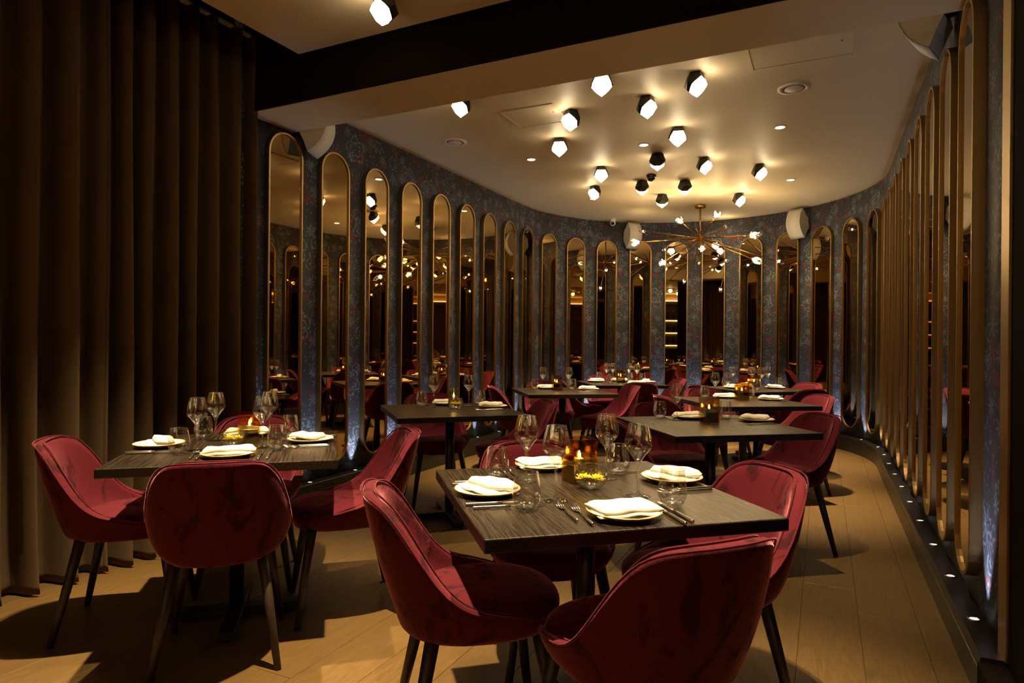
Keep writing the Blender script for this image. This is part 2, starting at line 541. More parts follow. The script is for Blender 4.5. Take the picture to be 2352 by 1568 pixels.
# floor slab plus planks ----------------------------------------------------
fl = box('floor', UL - 0.4, UR + 4.2, V_REAR - 0.2, VC + RAD + 0.2, -0.12, -0.006, simple('floor_groove', (0.05, 0.03, 0.013), 0.8))
fl.rotation_euler = (0, 0, ROOM_ROT); structure(fl)
PW, GAP = 0.235, 0.0014
_plank_mesh = {}
def plank_mesh(wd, ln):
    key = (round(wd, 3), round(ln, 3))
    if key not in _plank_mesh:
        w, l, c, h = wd / 2 - GAP / 2, ln / 2 - GAP / 2, 0.0009, 0.0
        b = [(-w, -l), (w, -l), (w, l), (-w, l)]
        t_ = [(-w + c, -l + c), (w - c, -l + c), (w - c, l - c), (-w + c, l - c)]
        v = [(x, y, -0.006) for x, y in b] + [(x, y, h - c * 0.8) for x, y in b] + [(x, y, h) for x, y in t_]
        f = [(8, 9, 10, 11)]
        for i in range(4):
            j = (i + 1) % 4
            f += [(i, j, 4 + j, 4 + i), (4 + i, 4 + j, 8 + j, 8 + i)]
        me = bpy.data.meshes.new('plank'); me.from_pydata(v, [], f); me.materials.append(M['oak'])
        _plank_mesh[key] = me
    return _plank_mesh[key]
def add_plank(u, v, wd, ln):
    o = bpy.data.objects.new('plank', plank_mesh(wd, ln)); COL.objects.link(o)
    o.parent = fl
    o.location = (u, v, 0.0)
rnd = random.Random(3)
u_edge = 0.385
v = -1.0
while v < 7.2:                               # border plank along the right ledge
    add_plank(u_edge + 0.055, v + 0.95, 0.11, 1.9); v += 1.9
row = 0
u = u_edge
while u > UL - 0.2:
    uc = u - PW / 2
    du = min(abs(uc - UC), RAD - 0.02)
    vmax = VC + math.sqrt(RAD * RAD - du * du) + 0.05
    v = -1.6 + rnd.uniform(-0.9, 0.0)
    while v < vmax:
        ln = rnd.choice((1.5, 1.9, 2.2))
        if v + ln > vmax + 0.15:
            ln = max(0.3, round((vmax - v) * 10) / 10)
        add_plank(uc, v + ln / 2, PW, ln); v += ln
    u -= PW; row += 1
v = V_REAR
for k in range(18):                          # wide boards behind the camera
    add_plank(u_edge - PW * (k + 0.5), V_REAR + 1.05, PW, 2.1)

# ceiling of the dining bay -------------------------------------------------
pts = wall_path(-0.04, V_BEAM1 - 0.02, V_BEAM1 - 0.02, 64)
n = len(pts)
vs = [W(p[0], p[1], ZC) for p in pts] + [W(p[0], p[1], ZC + 0.1) for p in pts]
fs = [tuple(range(n - 1, -1, -1)), tuple(range(n, 2 * n))] + [(i, (i + 1) % n, n + (i + 1) % n, n + i) for i in range(n)]
structure(mesh_obj('ceiling', vs, fs, M['ceiling']))

def room_box(name, u0, u1, v0, v1, z0, z1, mat, parent=None, bevel=0.0):
    o = box(name, u0, u1, v0, v1, z0, z1, mat, parent, bevel)
    if parent is None: o.rotation_euler = (0, 0, ROOM_ROT)
    return o

# beam, raft, dark upper ceiling, side walls
beam = structure(room_box('ceiling_beam', UL - 0.3, UR + 0.12, V_BEAM0 + 0.012, V_BEAM1, Z_SOF, 3.4, M['ceiling']))
room_box('front_face', UL - 0.3, UR + 0.12, V_BEAM0, V_BEAM0 + 0.012, Z_SOF + 0.004, 3.4, M['darkpaint'], beam)
raft = structure(room_box('ceiling_panel', -2.94, UR + 4.0, V_REAR, V_BEAM0 - 0.055, 3.0, 3.03, M['ceiling']))
structure(room_box('ceiling_upper', UL - 0.4, UR + 4.2, V_REAR - 0.1, V_BEAM0 + 0.05, 3.34, 3.44, M['darkpaint']))
structure(room_box('wall_left', UL - 0.30, UL - 0.18, V_REAR, V_BEAM0 - 0.03, 0, 3.34, M['darkpaint']))
pier = structure(room_box('wall_right', UR - 0.012, UR + 0.3, 0.7, V_END - 0.105, 0, 3.34, M['darkpaint']))
sk = structure(room_box('baseboard_right', UR - 0.095, UR - 0.012, 0.7, V_END - 0.09, 0, 0.152, M['darkpaint'], None, 0.003))
structure(room_box('wall_rear', UL - 0.3, UR + 4.1, V_REAR - 0.1, V_REAR, 0, 3.34, M['taupe']))
structure(room_box('wall_side', UR + 4.0, UR + 4.1, V_REAR, V_BEAM0, 0, 3.34, M['taupe']))
structure(room_box('wall_front', UR + 0.3, UR + 4.1, V_BEAM0, V_BEAM0 + 0.1, 0, 3.34, M['taupe']))
structure(room_box('trim_1', UR - 0.020, UR + 0.01, V_END - 0.105, V_END + 0.002, 0.165, 3.0, M['brass'], None, 0.002))

# ledge along the wallpapered wall -----------------------------------------
LH, LD = 0.167, 0.087
sec = [(LD, 0.0), (LD, LH - 0.055), (LD - 0.003, LH - 0.053), (LD - 0.003, LH - 0.049), (LD, LH - 0.047), (LD, LH - 0.004), (LD - 0.004, LH), (0.0, LH)]
base = wall_path(0.0, V_BEAM0 - 0.02, V_END - 0.09, 64)
vs, fs = [], []
for (u, v, nn) in base:
    for off, z in sec:
        vs.append(W(u + nn[0] * off, v + nn[1] * off, z))
k = len(sec)
for i in range(len(base) - 1):
    for j in range(k - 1):
        fs.append((i * k + j, i * k + j + 1, (i + 1) * k + j + 1, (i + 1) * k + j))
fs.append(tuple(range(k))); fs.append(tuple(range((len(base) - 1) * k + k - 1, (len(base) - 1) * k - 1, -1)))
ledge = mesh_obj('ledge', vs, fs, M['ledge'])
tag(ledge, kind='structure')

# ================================================================== MIRRORS
ORD = ['zeroth', 'first', 'second', 'third', 'fourth', 'fifth', 'sixth', 'seventh', 'eighth', 'ninth', 'tenth', 'eleventh', 'twelfth', 'thirteenth', 'fourteenth', 'fifteenth', 'sixteenth']
MW, MZ0, MZ1, MD, MR = 0.322, 0.2657, 2.6923, 0.045, 0.014
def stadium(w, z0, z1, n=14):
    r = w / 2
    p = []
    for i in range(n + 1):
        a = PI * i / n
        p.append((r * math.cos(a), z1 - r + r * math.sin(a)))
    for i in range(n + 1):
        a = PI + PI * i / n
        p.append((r * math.cos(a), z0 + r + r * math.sin(a)))
    return p
def frame_mesh():
    o = stadium(MW, MZ0, MZ1); i_ = stadium(MW - 2 * MR, MZ0 + MR, MZ1 - MR)
    o2 = stadium(MW - 0.004, MZ0 + 0.002, MZ1 - 0.002)
    k = len(o)
    vs = [(x, 0.0, z) for x, z in o] + [(x, MD - 0.002, z) for x, z in o] + [(x, MD, z) for x, z in o2] + [(x, MD, z) for x, z in i_] + [(x, MD - 0.012, z) for x, z in i_]
    fs = []
    for a in range(4):
        for j in range(k):
            q = (j + 1) % k
            fs.append((a * k + j, a * k + q, (a + 1) * k + q, (a + 1) * k + j))
    fs.append(tuple(range(k)))
    return vs, fs
def glass_mesh():
    i_ = stadium(MW - 2 * MR, MZ0 + MR, MZ1 - MR)
    return [(x, MD - 0.011, z) for x, z in i_], [tuple(range(len(i_)))]
mirror0 = empty('wall_mirror')
fv, ff = frame_mesh()
fr = mesh_obj('mirror_frame', fv, ff, M['brass'], mirror0)
bmx = bmesh.new(); bmx.from_mesh(fr.data); bmesh.ops.recalc_face_normals(bmx, faces=bmx.faces); bmx.to_mesh(fr.data); bmx.free()
gv, gf = glass_mesh()
mesh_obj('mirror_glass', gv, gf, M['mirror'], mirror0)

# path position by length measured on the mirror plane
RM = RAD - MD
def on_path(sv, off):
    """sv: distance from the left start v=3.34 measured at the mirror plane; returns (u,v,normal) at inset off"""
    l1 = VC - 3.34
    if sv <= l1: return UL + off, 3.34 + sv, (1.0, 0.0)
    sv -= l1
    if sv <= PI * RM:
        a = PI - sv / RM
        return UC + (RAD - off) * math.cos(a), VC + (RAD - off) * math.sin(a), (-math.cos(a), -math.sin(a))
    sv -= PI * RM
    return UR - off, VC - sv, (-1.0, 0.0)
PITCH = ((VC - 3.34) + PI * RM + (VC - 3.268)) / 28
def face_rot(nn):
    d = W(nn[0], nn[1])            # inward direction in world
    return math.atan2(d.y, d.x) - PI / 2
def from_word(i):
    if i < 15: return ORD[i + 1] + ' from the curtain'
    return ORD[29 - i] + ' from the gold trim'
for i in range(29):
    u, v, nn = on_path(i * PITCH, 0.0)
    # flat mirror on a curved wall stands a little proud
    push = 0.0 if (v < VC - 0.2) else 0.008
    o = mirror0 if i == 0 else copy_tree(mirror0)
    o.location = W(u + nn[0] * push, v + nn[1] * push)
    o.rotation_euler = (0, 0, face_rot(nn))
    tag(o, 'tall bronze pill-shaped mirror in a brass frame, ' + from_word(i), 'mirror', 'tall mirrors around the wallpapered wall')

# ledge uplights -------------------------------------------------------------
up0 = empty('ledge_uplight')
lathe_obj('bezel', [(0.016, 0.0), (0.024, 0.0), (0.0235, 0.0035), (0.017, 0.0045), (0.016, 0.002)], M['steel'], up0, 20)
lathe_obj('lens', [(0.0165, 0.0022), (0.0, 0.003)], M['uplens'], up0, 16)
up_light = bpy.data.lights.new('uplight_beam', 'SPOT')
up_light.energy = UP_W; up_light.color = UP_C; up_light.spot_size = math.radians(48); up_light.spot_blend = 0.8; up_light.shadow_soft_size = 0.012
cnt = 0
for i in range(-1, 29):
    sv = (i + 0.5) * PITCH
    u, v, nn = on_path(sv, 0.042) if sv >= 0 else (UL + 0.042, 3.34 + sv, (1.0, 0.0))
    o = up0 if cnt == 0 else copy_tree(up0)
    cnt += 1
    o.location = W(u, v, LH)
    if i < 0: w_ = 'before the first mirror beside the curtain'
    elif i == 28: w_ = 'next to the gold trim'
    elif i < 14: w_ = 'after the mirror ' + from_word(i)
    else: w_ = 'before the mirror ' + from_word(i + 1)
    if i == 28: w_ = 'between the gold trim and its nearest mirror'
    tag(o, 'small steel uplight in the black ledge, ' + w_, 'uplight', 'uplights set in the ledge')
    L = bpy.data.objects.new('uplight_beam', up_light); COL.objects.link(L)
    tilt = 0.05
    d = W(-nn[0] * tilt, -nn[1] * tilt, 1.0)
    L.rotation_euler = d.to_track_quat('-Z', 'Y').to_euler()
    L.location = W(u, v, LH + 0.012)

# ================================================================== CURTAIN
def make_curtain_mesh():
    rr = random.Random(11)
    v_end = V_BEAM0 + 0.015
    # fold positions from the beam end toward the camera side
    ph, vv = 0.0, v_end
    samples = []
    knots = []
    pos = v_end
    while pos > -3.2:
        wdt = rr.uniform(0.115, 0.175); knots.append((pos, wdt, rr.uniform(0.05, 0.085))); pos -= wdt
    rows = [0.012, 0.05, 0.2, 0.6, 1.2, 1.8, 2.4, 2.9, 3.22]
    prof = []
    for (p, wd, am) in knots:
        for k in range(14):
            t_ = k / 14
            prof.append((p - wd * t_, am, t_))
    m = len(prof)
    vs, fs = [], []
    for ri, z in enumerate(rows):
        f = z / 3.22
        for i, (p, am, t_) in enumerate(prof):
            c = math.cos(2 * PI * t_)
            shp = math.copysign(abs(c) ** 0.7, c)
            amp = am * (1.12 - 0.25 * f)
            sway = 0.012 * math.sin(p * 9.0 + z * 1.3) * (1 - f)
            skew = 0.022 * math.sin(2 * PI * t_) + 0.012 * math.sin(4 * PI * t_ + p)
            puddle = 0.02 * math.exp(-z / 0.08)
            vs.append(W(-3.43 + amp * shp + sway + puddle, p + skew + 0.006 * math.sin(z * 2 + p * 20), z))
    for r in range(len(rows) - 1):
        for i in range(m - 1):
            fs.append((r * m + i, r * m + i + 1, (r + 1) * m + i + 1, (r + 1) * m + i))
    return vs, fs
cv, cf = make_curtain_mesh()
cur = mesh_obj('curtain', cv, cf, M['curtain'], None, True)
cso = cur.modifiers.new('cloth', 'SOLIDIFY'); cso.thickness = 0.004
tag(cur, 'floor length dark brown velvet curtain hanging in deep folds', 'curtain')
track = empty('curtain_track', W(-3.43, 2.2, 3.225), ROOM_ROT)
tag(track, 'pale metal curtain track in the dark ceiling recess', 'track')
box('rail', -0.014, 0.014, -5.2, 0.84, 0.0, 0.02, M['white'], track, 0.002)
for k in range(10):
    box('bracket', -0.02, 0.02, 0.7 - k * 0.55, 0.74 - k * 0.55, 0.02, 0.115, M['white'], track, 0.002)

# ================================================================== CEILING FIXTURES
# recessed downlights on a regular grid; two rearmost rows added for the mirrored curtain
dl0 = empty('downlight')
lathe_obj('trim_ring', [(0.036, 0.0), (0.036, -0.004), (0.046, -0.005), (0.052, -0.002), (0.052, 0.0)], M['white'], dl0, 28)
lathe_obj('lens', [(0.037, -0.003), (0.0, -0.0035)], M['spotlens'], dl0, 24)
spot = bpy.data.lights.new('downlight_beam', 'SPOT')
spot.energy = SPOT_W; spot.color = SPOT_C; spot.spot_size = math.radians(52); spot.spot_blend = 1.0; spot.shadow_soft_size = 0.022
spot_dim = spot.copy(); spot_dim.energy = SPOT_W * 0.22
rows_v = [(-1.8, 'behind the camera'), (0.02, ''), (1.86, 'front'), (3.72, 'beam'), (5.545, 'mid'), (7.371, 'apse')]
cols_u = [(-2.53, 'curtain'), (-1.44, 'middle'), (-0.33, 'ledge')]
first = True
for vv, rn in rows_v:
    for uu, cn in cols_u:
        z = 3.0 if vv < V_BEAM0 else ZC
        o = dl0 if first else copy_tree(dl0)
        first = False
        o.location = W(uu, vv, z)
        side = {'curtain': 'nearest the curtain-side wall', 'middle': 'in the middle', 'ledge': 'nearest the gold-trim wall'}[cn]
        if vv < 1: lab = 'added white round recessed spotlight in the front ceiling panel, %s of the %s row' % (cn, 'bar' if vv < 0 else 'second')
        else:
            rw = {1.86: 'front panel', 3.72: 'beam', 5.545: 'bay centre', 7.371: 'chandelier'}[vv]
            lab = 'white round recessed spotlight of the %s row, %s' % (rw, side)
        tag(o, lab, 'spotlight', 'recessed ceiling spotlights')
        L = bpy.data.objects.new('downlight_beam', spot_dim if rn == 'beam' else spot); COL.objects.link(L)
        L.location = W(uu, vv, z - 0.012)

# faceted lamps: black casing with a glowing glass side
HEXV = []
for k in range(5):
    a = 2 * PI / 5 * k + PI / 5
    HEXV.append((0.052 * math.cos(a), 0.052 * math.sin(a), -0.004))
    HEXV.append((0.078 * math.cos(a), 0.078 * math.sin(a), -0.072))
for k in range(5):
    a = 2 * PI / 5 * k
    HEXV.append((0.060 * math.cos(a) + 0.006, 0.060 * math.sin(a), -0.112))
HEXV.append((0.012, 0.0, -0.158))
def hex_lamp(direction):
    """direction: world xy direction the glass faces"""
    root = empty('faceted_ceiling_lamp')
    d = Vector((direction[0], direction[1], 0)).normalized()
    nrm = Vector((d.x * 0.80, d.y * 0.80, -0.80)).normalized()
    rz = Matrix.Rotation(math.atan2(d.y, d.x), 3, 'Z')
    for part in ('casing', 'glass'):
        bm = bmesh.new()
        for v in HEXV: bm.verts.new(rz @ Vector(v))
        bmesh.ops.convex_hull(bm, input=bm.verts)
        pc = Vector((0, 0, -0.082)) + nrm * 0.008
        geom = bm.verts[:] + bm.edges[:] + bm.faces[:]
        r = bmesh.ops.bisect_plane(bm, geom=geom, dist=1e-5, plane_co=pc, plane_no=nrm, clear_outer=(part == 'casing'), clear_inner=(part == 'glass'))
        edges = [e for e in r['geom_cut'] if isinstance(e, bmesh.types.BMEdge)]
        bmesh.ops.holes_fill(bm, edges=edges)
        if part == 'glass':
            for v in bm.verts:
                v.co = pc + (v.co - pc) * 1.0
        bm_obj('lamp_casing' if part == 'casing' else 'lamp_glass', bm, M['blackcase'] if part == 'casing' else M['hexglass'], root)
    lathe_obj('ceiling_rose', [(0.0, 0.0), (0.034, 0.0), (0.034, -0.01), (0.0, -0.01)], M['blackcase'], root, 16)
    return root
TOCAM, AWAY, RGT, LFT = (-0.15, -1.0), (0.25, 1.0), (1.0, -0.75), (-0.9, -0.55)
hexes = [(-2.324, 3.904, LFT), (-1.306, 3.953, TOCAM), (-0.76, 4.213, RGT), (-1.148, 4.474, RGT), (-1.723, 4.504, LFT), (-2.055, 5.088, TOCAM),
         (-1.078, 5.226, TOCAM), (-1.391, 5.852, AWAY), (-2.006, 6.08, TOCAM), (-2.312, 6.798, LFT), (-1.773, 6.774, AWAY), (-1.352, 6.94, AWAY),
         (-1.028, 6.176, RGT), (-0.579, 6.632, RGT), (-1.721, 7.492, AWAY), (-0.901, 7.804, RGT)]
WHERE = ['at the beam end nearest the curtain-side wall', 'beside the middle of the beam', 'beside the wide access panel', 'second from the wide access panel',
         'touching the square access panel', 'just past the square access panel', 'on the beam side of the middle bay spotlight', 'on the chandelier side of the middle bay spotlight',
         'between curtain-side vent and dome camera', 'beside the curtain-side chandelier-row spotlight', 'right behind the black dome camera', 'by the middle chandelier-row spotlight',
         'midway between dome camera and gold-trim wall', 'nearest the gold-trim wall', 'on the camera side of the chandelier canopy', 'closest to the chandelier on its gold-trim side']
protos = {k: hex_lamp(k) for k in (TOCAM, AWAY, RGT, LFT)}
used = set()
for (u, v, d), wh in zip(hexes, WHERE):
    o = copy_tree(protos[d]) if d in used else protos[d]
    used.add(d)
    o.location = W(u, v, ZC)
    tag(o, 'black faceted ceiling lamp with glowing glass, ' + wh, 'lamp', 'faceted lamps on the bay ceiling')
o = copy_tree(protos[LFT]); o.location = W(-2.041, 2.641, 3.0)
tag(o, 'black faceted lamp on the front ceiling panel beside the dark beam', 'lamp')
for k, (u, v) in enumerate([(0.5, -1.2), (1.1, -2.0), (0.8, -2.8), (1.7, -3.2), (-1.2, -1.6), (-2.0, -2.8)]):
    o = copy_tree(protos[AWAY]); o.location = W(u, v, 3.0)
    tag(o, 'black faceted lamp on the front ceiling panel towards the bar', 'lamp', 'faceted lamps towards the bar')

# round air vents
def vent(u, v, lab):
    root = empty('air_vent', W(u, v, ZC))
    lathe_obj('outer_ring', [(0.070, 0.0), (0.070, -0.006), (0.085, -0.012), (0.103, -0.008), (0.106, 0.0)], M['white'], root, 40)
    lathe_obj('throat', [(0.070, -0.001), (0.0, -0.001)], simple('vent_throat', (0.10, 0.08, 0.05), 0.7), root, 32)
    lathe_obj('disc', [(0.0, -0.014), (0.030, -0.014), (0.034, -0.012), (0.056, -0.012), (0.062, -0.008), (0.060, -0.004), (0.0, -0.004)], M['white'], root, 36)
    tag(root, lab, 'vent', 'round air vents')
vent(-2.918, 4.783, 'round cream air vent in the ceiling by the curtain-side wall')
vent(-0.196, 4.731, 'round cream air vent in the ceiling beside the large access panel')

def hatch(u0, u1, v0, v1, lab):
    root = empty('access_panel', W((u0 + u1) / 2, (v0 + v1) / 2, ZC), ROOM_ROT)
    w, d = (u1 - u0) / 2, (v1 - v0) / 2
    box('door', -w + 0.012, w - 0.012, -d + 0.012, d - 0.012, -0.004, 0.0, M['ceiling'], root)
    for a in ((-w, w, -d, -d + 0.010), (-w, w, d - 0.010, d), (-w, -w + 0.010, -d + 0.010, d - 0.010), (w - 0.010, w, -d + 0.010, d - 0.010)):
        box('frame_bar', *a, -0.006, 0.0, M['ceiling'], root)
    lathe_obj('lock', [(0.0, -0.0065), (0.006, -0.0065), (0.006, -0.004)], M['blackplastic'], root, 12).location = (w * 0.75, -d * 0.2, 0)
    tag(root, lab, 'hatch', 'ceiling access panels')
hatch(-2.235, -1.80, 4.30, 4.69, 'square painted access panel in the ceiling among the faceted lamps')
hatch(-0.425, 0.152, 3.95, 4.317, 'wide painted access panel in the ceiling next to the beam')

# dome camera and turret camera
root = empty('dome_camera', W(-1.627, 6.581, ZC))
lathe_obj('mount', [(0.0, 0.0), (0.052, 0.0), (0.052, -0.022), (0.044, -0.03), (0.0, -0.03)], M['blackplastic'], root, 24)
lathe_obj('dome', [(0.040, -0.03), (0.038, -0.045), (0.030, -0.058), (0.016, -0.066), (0.0, -0.068)], M['lens'], root, 24)
tag(root, 'small black dome camera on the ceiling between faceted lamps', 'camera')
root = empty('security_camera', W(-2.70, 8.72, ZC))
lathe_obj('mount', [(0.0, 0.0), (0.050, 0.0), (0.050, -0.02), (0.040, -0.03), (0.0, -0.03)], M['white'], root, 24)
vv_ = [(0.0, 0.042)] + [(0.042 * math.cos(a), 0.042 * math.sin(a)) for a in [PI / 2 - PI * k / 10 for k in range(1, 10)]] + [(0.0, -0.042)]
hd = lathe_obj('head', vv_, M['white'], root, 20); hd.location = (0, 0, -0.052)
ln = lathe_obj('lens', [(0.0, 0.0), (0.022, 0.0), (0.022, 0.014), (0.0, 0.014)], M['lens'], root, 20)
dd = Vector((-0.1, -1, -0.35)).normalized(); ln.rotation_euler = dd.to_track_quat('Z', 'Y').to_euler(); ln.location = Vector((0, 0, -0.052)) + dd * 0.032
tag(root, 'white turret security camera where ceiling meets wallpaper', 'camera')

# ================================================================== SPEAKERS
def speaker(loc, rz, lab, tilt=0.0):
    root = empty('wall_speaker', loc, rz)
    hw, hh = 0.095, 0.185
    arc = []
    for k in range(13):
        a = -1.0 + 2.0 * k / 12
        arc.append((0.235 - 0.085 * a * a, hh * a))
    back = [(0.10, hh * 0.62), (0.055, hh * 0.34), (0.055, -hh * 0.34), (0.10, -hh * 0.62)]
    prof = arc + back
    k = len(prof)
    vs = [(-hw, y, z) for y, z in prof] + [(hw, y, z) for y, z in prof]
    fs = [tuple(range(k)), tuple(range(2 * k - 1, k - 1, -1))] + [(i, k + i, k + (i + 1) % k, (i + 1) % k) for i in range(12, k)]
    cab = mesh_obj('cabinet', vs, fs, M['white'], root)
    bm = bmesh.new(); bm.from_mesh(cab.data); bmesh.ops.recalc_face_normals(bm, faces=bm.faces); bm.to_mesh(cab.data); bm.free()
    g = [(-hw - 0.003, y, z) for y, z in arc] + [(hw + 0.003, y, z) for y, z in arc]
    gf_ = [(i, i + 1, 13 + i + 1, 13 + i) for i in range(12)]
    gr = mesh_obj('grille', g, gf_, M['grille'], root, True)
    sm = gr.modifiers.new('s', 'SOLIDIFY'); sm.thickness = 0.006; sm.offset = 0
    box('wall_bracket', -0.03, 0.03, 0.0, 0.06, -0.04, 0.04, M['blackplastic'], root, 0.004)
    for ch in root.children: ch.rotation_euler = (tilt, 0, 0)
    tag(root, lab, 'speaker', 'white wall speakers')
def apse_point(u, v):
    dx, dy = u - UC, v - VC
    l = math.hypot(dx, dy)
    return UC + dx / l * RAD, VC + dy / l * RAD, (-dx / l, -dy / l)
u, v, nn = apse_point(-2.51, 8.935); speaker(W(u, v, 2.775), face_rot(nn) + 0.25, 'white curved speaker on wallpaper beside the turret camera', -0.12)
u, v, nn = apse_point(-0.307, 8.88); speaker(W(u, v, 2.775), face_rot(nn) + 0.05, 'white curved speaker on wallpaper to the gold-trim side of the chandelier', -0.12)
speaker(W(UL, 3.50, 2.80), face_rot((1, 0)) + 0.4, 'white curved speaker half hidden by the beam beside the curtain', -0.25)
speaker(W(UR, 3.74, 2.90), face_rot((-1, 0)) - 0.35, 'white curved speaker under the beam above the gold-trim mirrors', -0.25)

# ================================================================== CHANDELIER
HUB = Vector((2.361, 8.026, 2.553))
ch = empty('chandelier', (HUB.x, HUB.y, ZC))
tag(ch, 'brass sputnik chandelier with faceted crystal bulbs', 'chandelier')
lathe_obj('canopy', [(0.0, 0.0), (0.062, 0.0), (0.066, -0.004), (0.066, -0.036), (0.062, -0.04), (0.0, -0.04)], M['gold'], ch, 32)
tube_obj('stem', [(0, 0, -0.035), (0, 0, HUB.z - ZC)], 0.011, M['gold'], ch, 12)
hubz = HUB.z - ZC
hv = [(0.0, 0.046)] + [(0.046 * math.cos(a), 0.046 * math.sin(a)) for a in [PI / 2 - PI * k / 12 for k in range(1, 12)]] + [(0.0, -0.046)]
lathe_obj('hub', hv, M['gold'], ch, 24).location = (0, 0, hubz)
def crystal_verts(seed, big):
    rr = random.Random(seed)
    s_ = 1.0 if big else 0.72
    pts_ = []
    for (r, t_, n_) in ((0.020, 0.0, 5), (0.040, 0.035, 6), (0.044, 0.075, 6), (0.032, 0.115, 5), (0.012, 0.150 if big else 0.125, 3)):
        for k in range(n_):
            a = 2 * PI * k / n_ + rr.uniform(-0.25, 0.25)
            q = r * rr.uniform(0.88, 1.1)
            pts_.append(Vector((q * math.cos(a), q * math.sin(a), t_ + rr.uniform(-0.006, 0.006))) * s_)
    return pts_
# (dx, dz in picture plane metres, depth sign*, lit, big)
arms = [((-0.735, 0.085), 0.45, False), ((-0.80, -0.06), -0.55, True), ((-0.25, 0.21), -0.72, True), ((0.20, 0.29), -0.70, True), ((0.32, 0.15), 0.75, False),
        ((0.67, 0.045), -0.50, True), ((0.70, -0.27), -0.62, True), ((1.02, -0.29), -0.30, False), ((0.33, -0.275), 0.55, False), ((-0.01, -0.31), 0.60, False),
        ((0.03, -0.12), -0.85, True), ((-0.45, -0.15), 0.55, False), ((-0.46, -0.31), -0.70, True)]
rods = [((-0.38, 0.115), 0.75), ((0.43, 0.09), 0.75), ((-0.13, -0.24), 0.5), ((0.09, -0.24), 0.55), ((-0.30, 0.02), -0.8), ((0.25, -0.02), 0.8)]
for k, ((dx, dz), dy, lit) in enumerate(arms):
    sc_ = (HUB.y + dy) / HUB.y          # keep the arm tip on its measured bearing
    tip = Vector((((2.361 + dx) * sc_ - 2.361), dy, ((2.553 + dz - 1.23) * sc_ + 1.23 - 2.553)))
    dirv = tip.normalized()
    ln_ = tip.length - 0.05
    arm = tube_obj('arm', [Vector((0, 0, hubz)) + dirv * 0.03, Vector((0, 0, hubz)) + dirv * ln_], 0.0075, M['gold'], ch, 8)
    q = dirv.to_track_quat('Z', 'Y').to_matrix()
    base_ = Vector((0, 0, hubz)) + dirv * (ln_ - 0.012)
    sv_, sf_ = lathe([(0.0, 0.0), (0.012, 0.0), (0.015, 0.02), (0.015, 0.03), (0.0, 0.03)], 12)
    mesh_obj('socket', [base_ + q @ Vector(p) for p in sv_], sf_, M['gold'], arm, True)
    big = lit
    bm = bmesh.new()
    for p in crystal_verts(k, big): bm.verts.new(base_ + q @ (p + Vector((0, 0, 0.012))))
    bmesh.ops.convex_hull(bm, input=bm.verts)
    bm_obj('crystal', bm, M['crystal'], arm)
    br = 0.0195 if lit else 0.011
    bl = 0.052 if lit else 0.038
    bp = [(0.0, bl - br * 1.3)] + [(br * math.sin(PI * j / 8), bl - br * 1.3 * math.cos(PI * j / 8)) for j in range(1, 8)] + [(0.0, bl + br * 1.3)]
    bv, bf = lathe(bp, 12)
    mesh_obj('bulb', [base_ + q @ Vector(p) for p in bv], bf, M['bulb'], arm, True)
for (dx, dz), dy in rods:
    tip = Vector((dx, dy, dz)).normalized() * 0.62
    tube_obj('rod', [Vector((0, 0, hubz)) + tip.normalized() * 0.03, Vector((0, 0, hubz)) + tip], 0.0065, M['gold'], ch, 8)

# ================================================================== TABLES
TS, TT = 0.86, 0.036
def make_table():
    root = empty('dining_table')
    h = TS / 2
    box('table_top', -h, h, -h, h, 0.75 - TT, 0.75, M['table'], root, 0.0035, 2)
    lathe_obj('column', [(0.0, 0.03), (0.031, 0.03), (0.031, 0.71), (0.0, 0.71)], M['iron'], root, 24)
    bm = bmesh.new(); add_box(bm, -0.16, 0.16, -0.16, 0.16, 0.704, 0.714); bm_obj('mounting_plate', bm, M['iron'], root)
    box('foot_bar', -0.29, 0.29, -0.034, 0.034, 0.006, 0.042, M['iron'], root, 0.004)
    box('foot_bar', -0.034, 0.034, -0.29, 0.29, 0.006, 0.0425, M['iron'], root, 0.004)
    for sx, sy in ((1, 0), (-1, 0), (0, 1), (0, -1)):
        vs_, fs_ = lathe([(0.0, 0.0), (0.016, 0.0), (0.018, 0.007), (0.0, 0.007)], 12)
        mesh_obj('glide', [(x + sx * 0.265, y + sy * 0.265, z) for x, y, z in vs_], fs_, M['blackplastic'], root)
    return root
TABLES = {
    'T1': ((0.245, 2.062), 14.6, 'the first aisle table from the gold trim'),
    'T2': ((-1.223, 2.85), 15.5, 'the table beside the curtain'),
    'T3': ((1.18, 3.77), 11.5, 'the second aisle table from the gold trim'),
    'T4': ((-0.43, 4.46), 18.5, 'the second table from the curtain'),
    'T5': ((0.50, 6.26), 10.5, 'the third table from the curtain'),
    'T6': ((1.29, 7.55), 8.0, 'the fourth table from the curtain'),
    'T7': ((1.93, 5.30), 8.0, 'the third aisle table from the gold trim'),
    'T8': ((2.62, 6.80), 20.0, 'the fourth aisle table from the gold trim'),
}
table0 = make_table()
for i, (k, (p, rot, nm)) in enumerate(TABLES.items()):
    o = table0 if i == 0 else copy_tree(table0)
    o.location = (p[0], p[1], 0); o.rotation_euler = (0, 0, math.radians(rot))
    tag(o, 'square black wood pedestal table, ' + nm[4:], 'table', 'square dining tables')

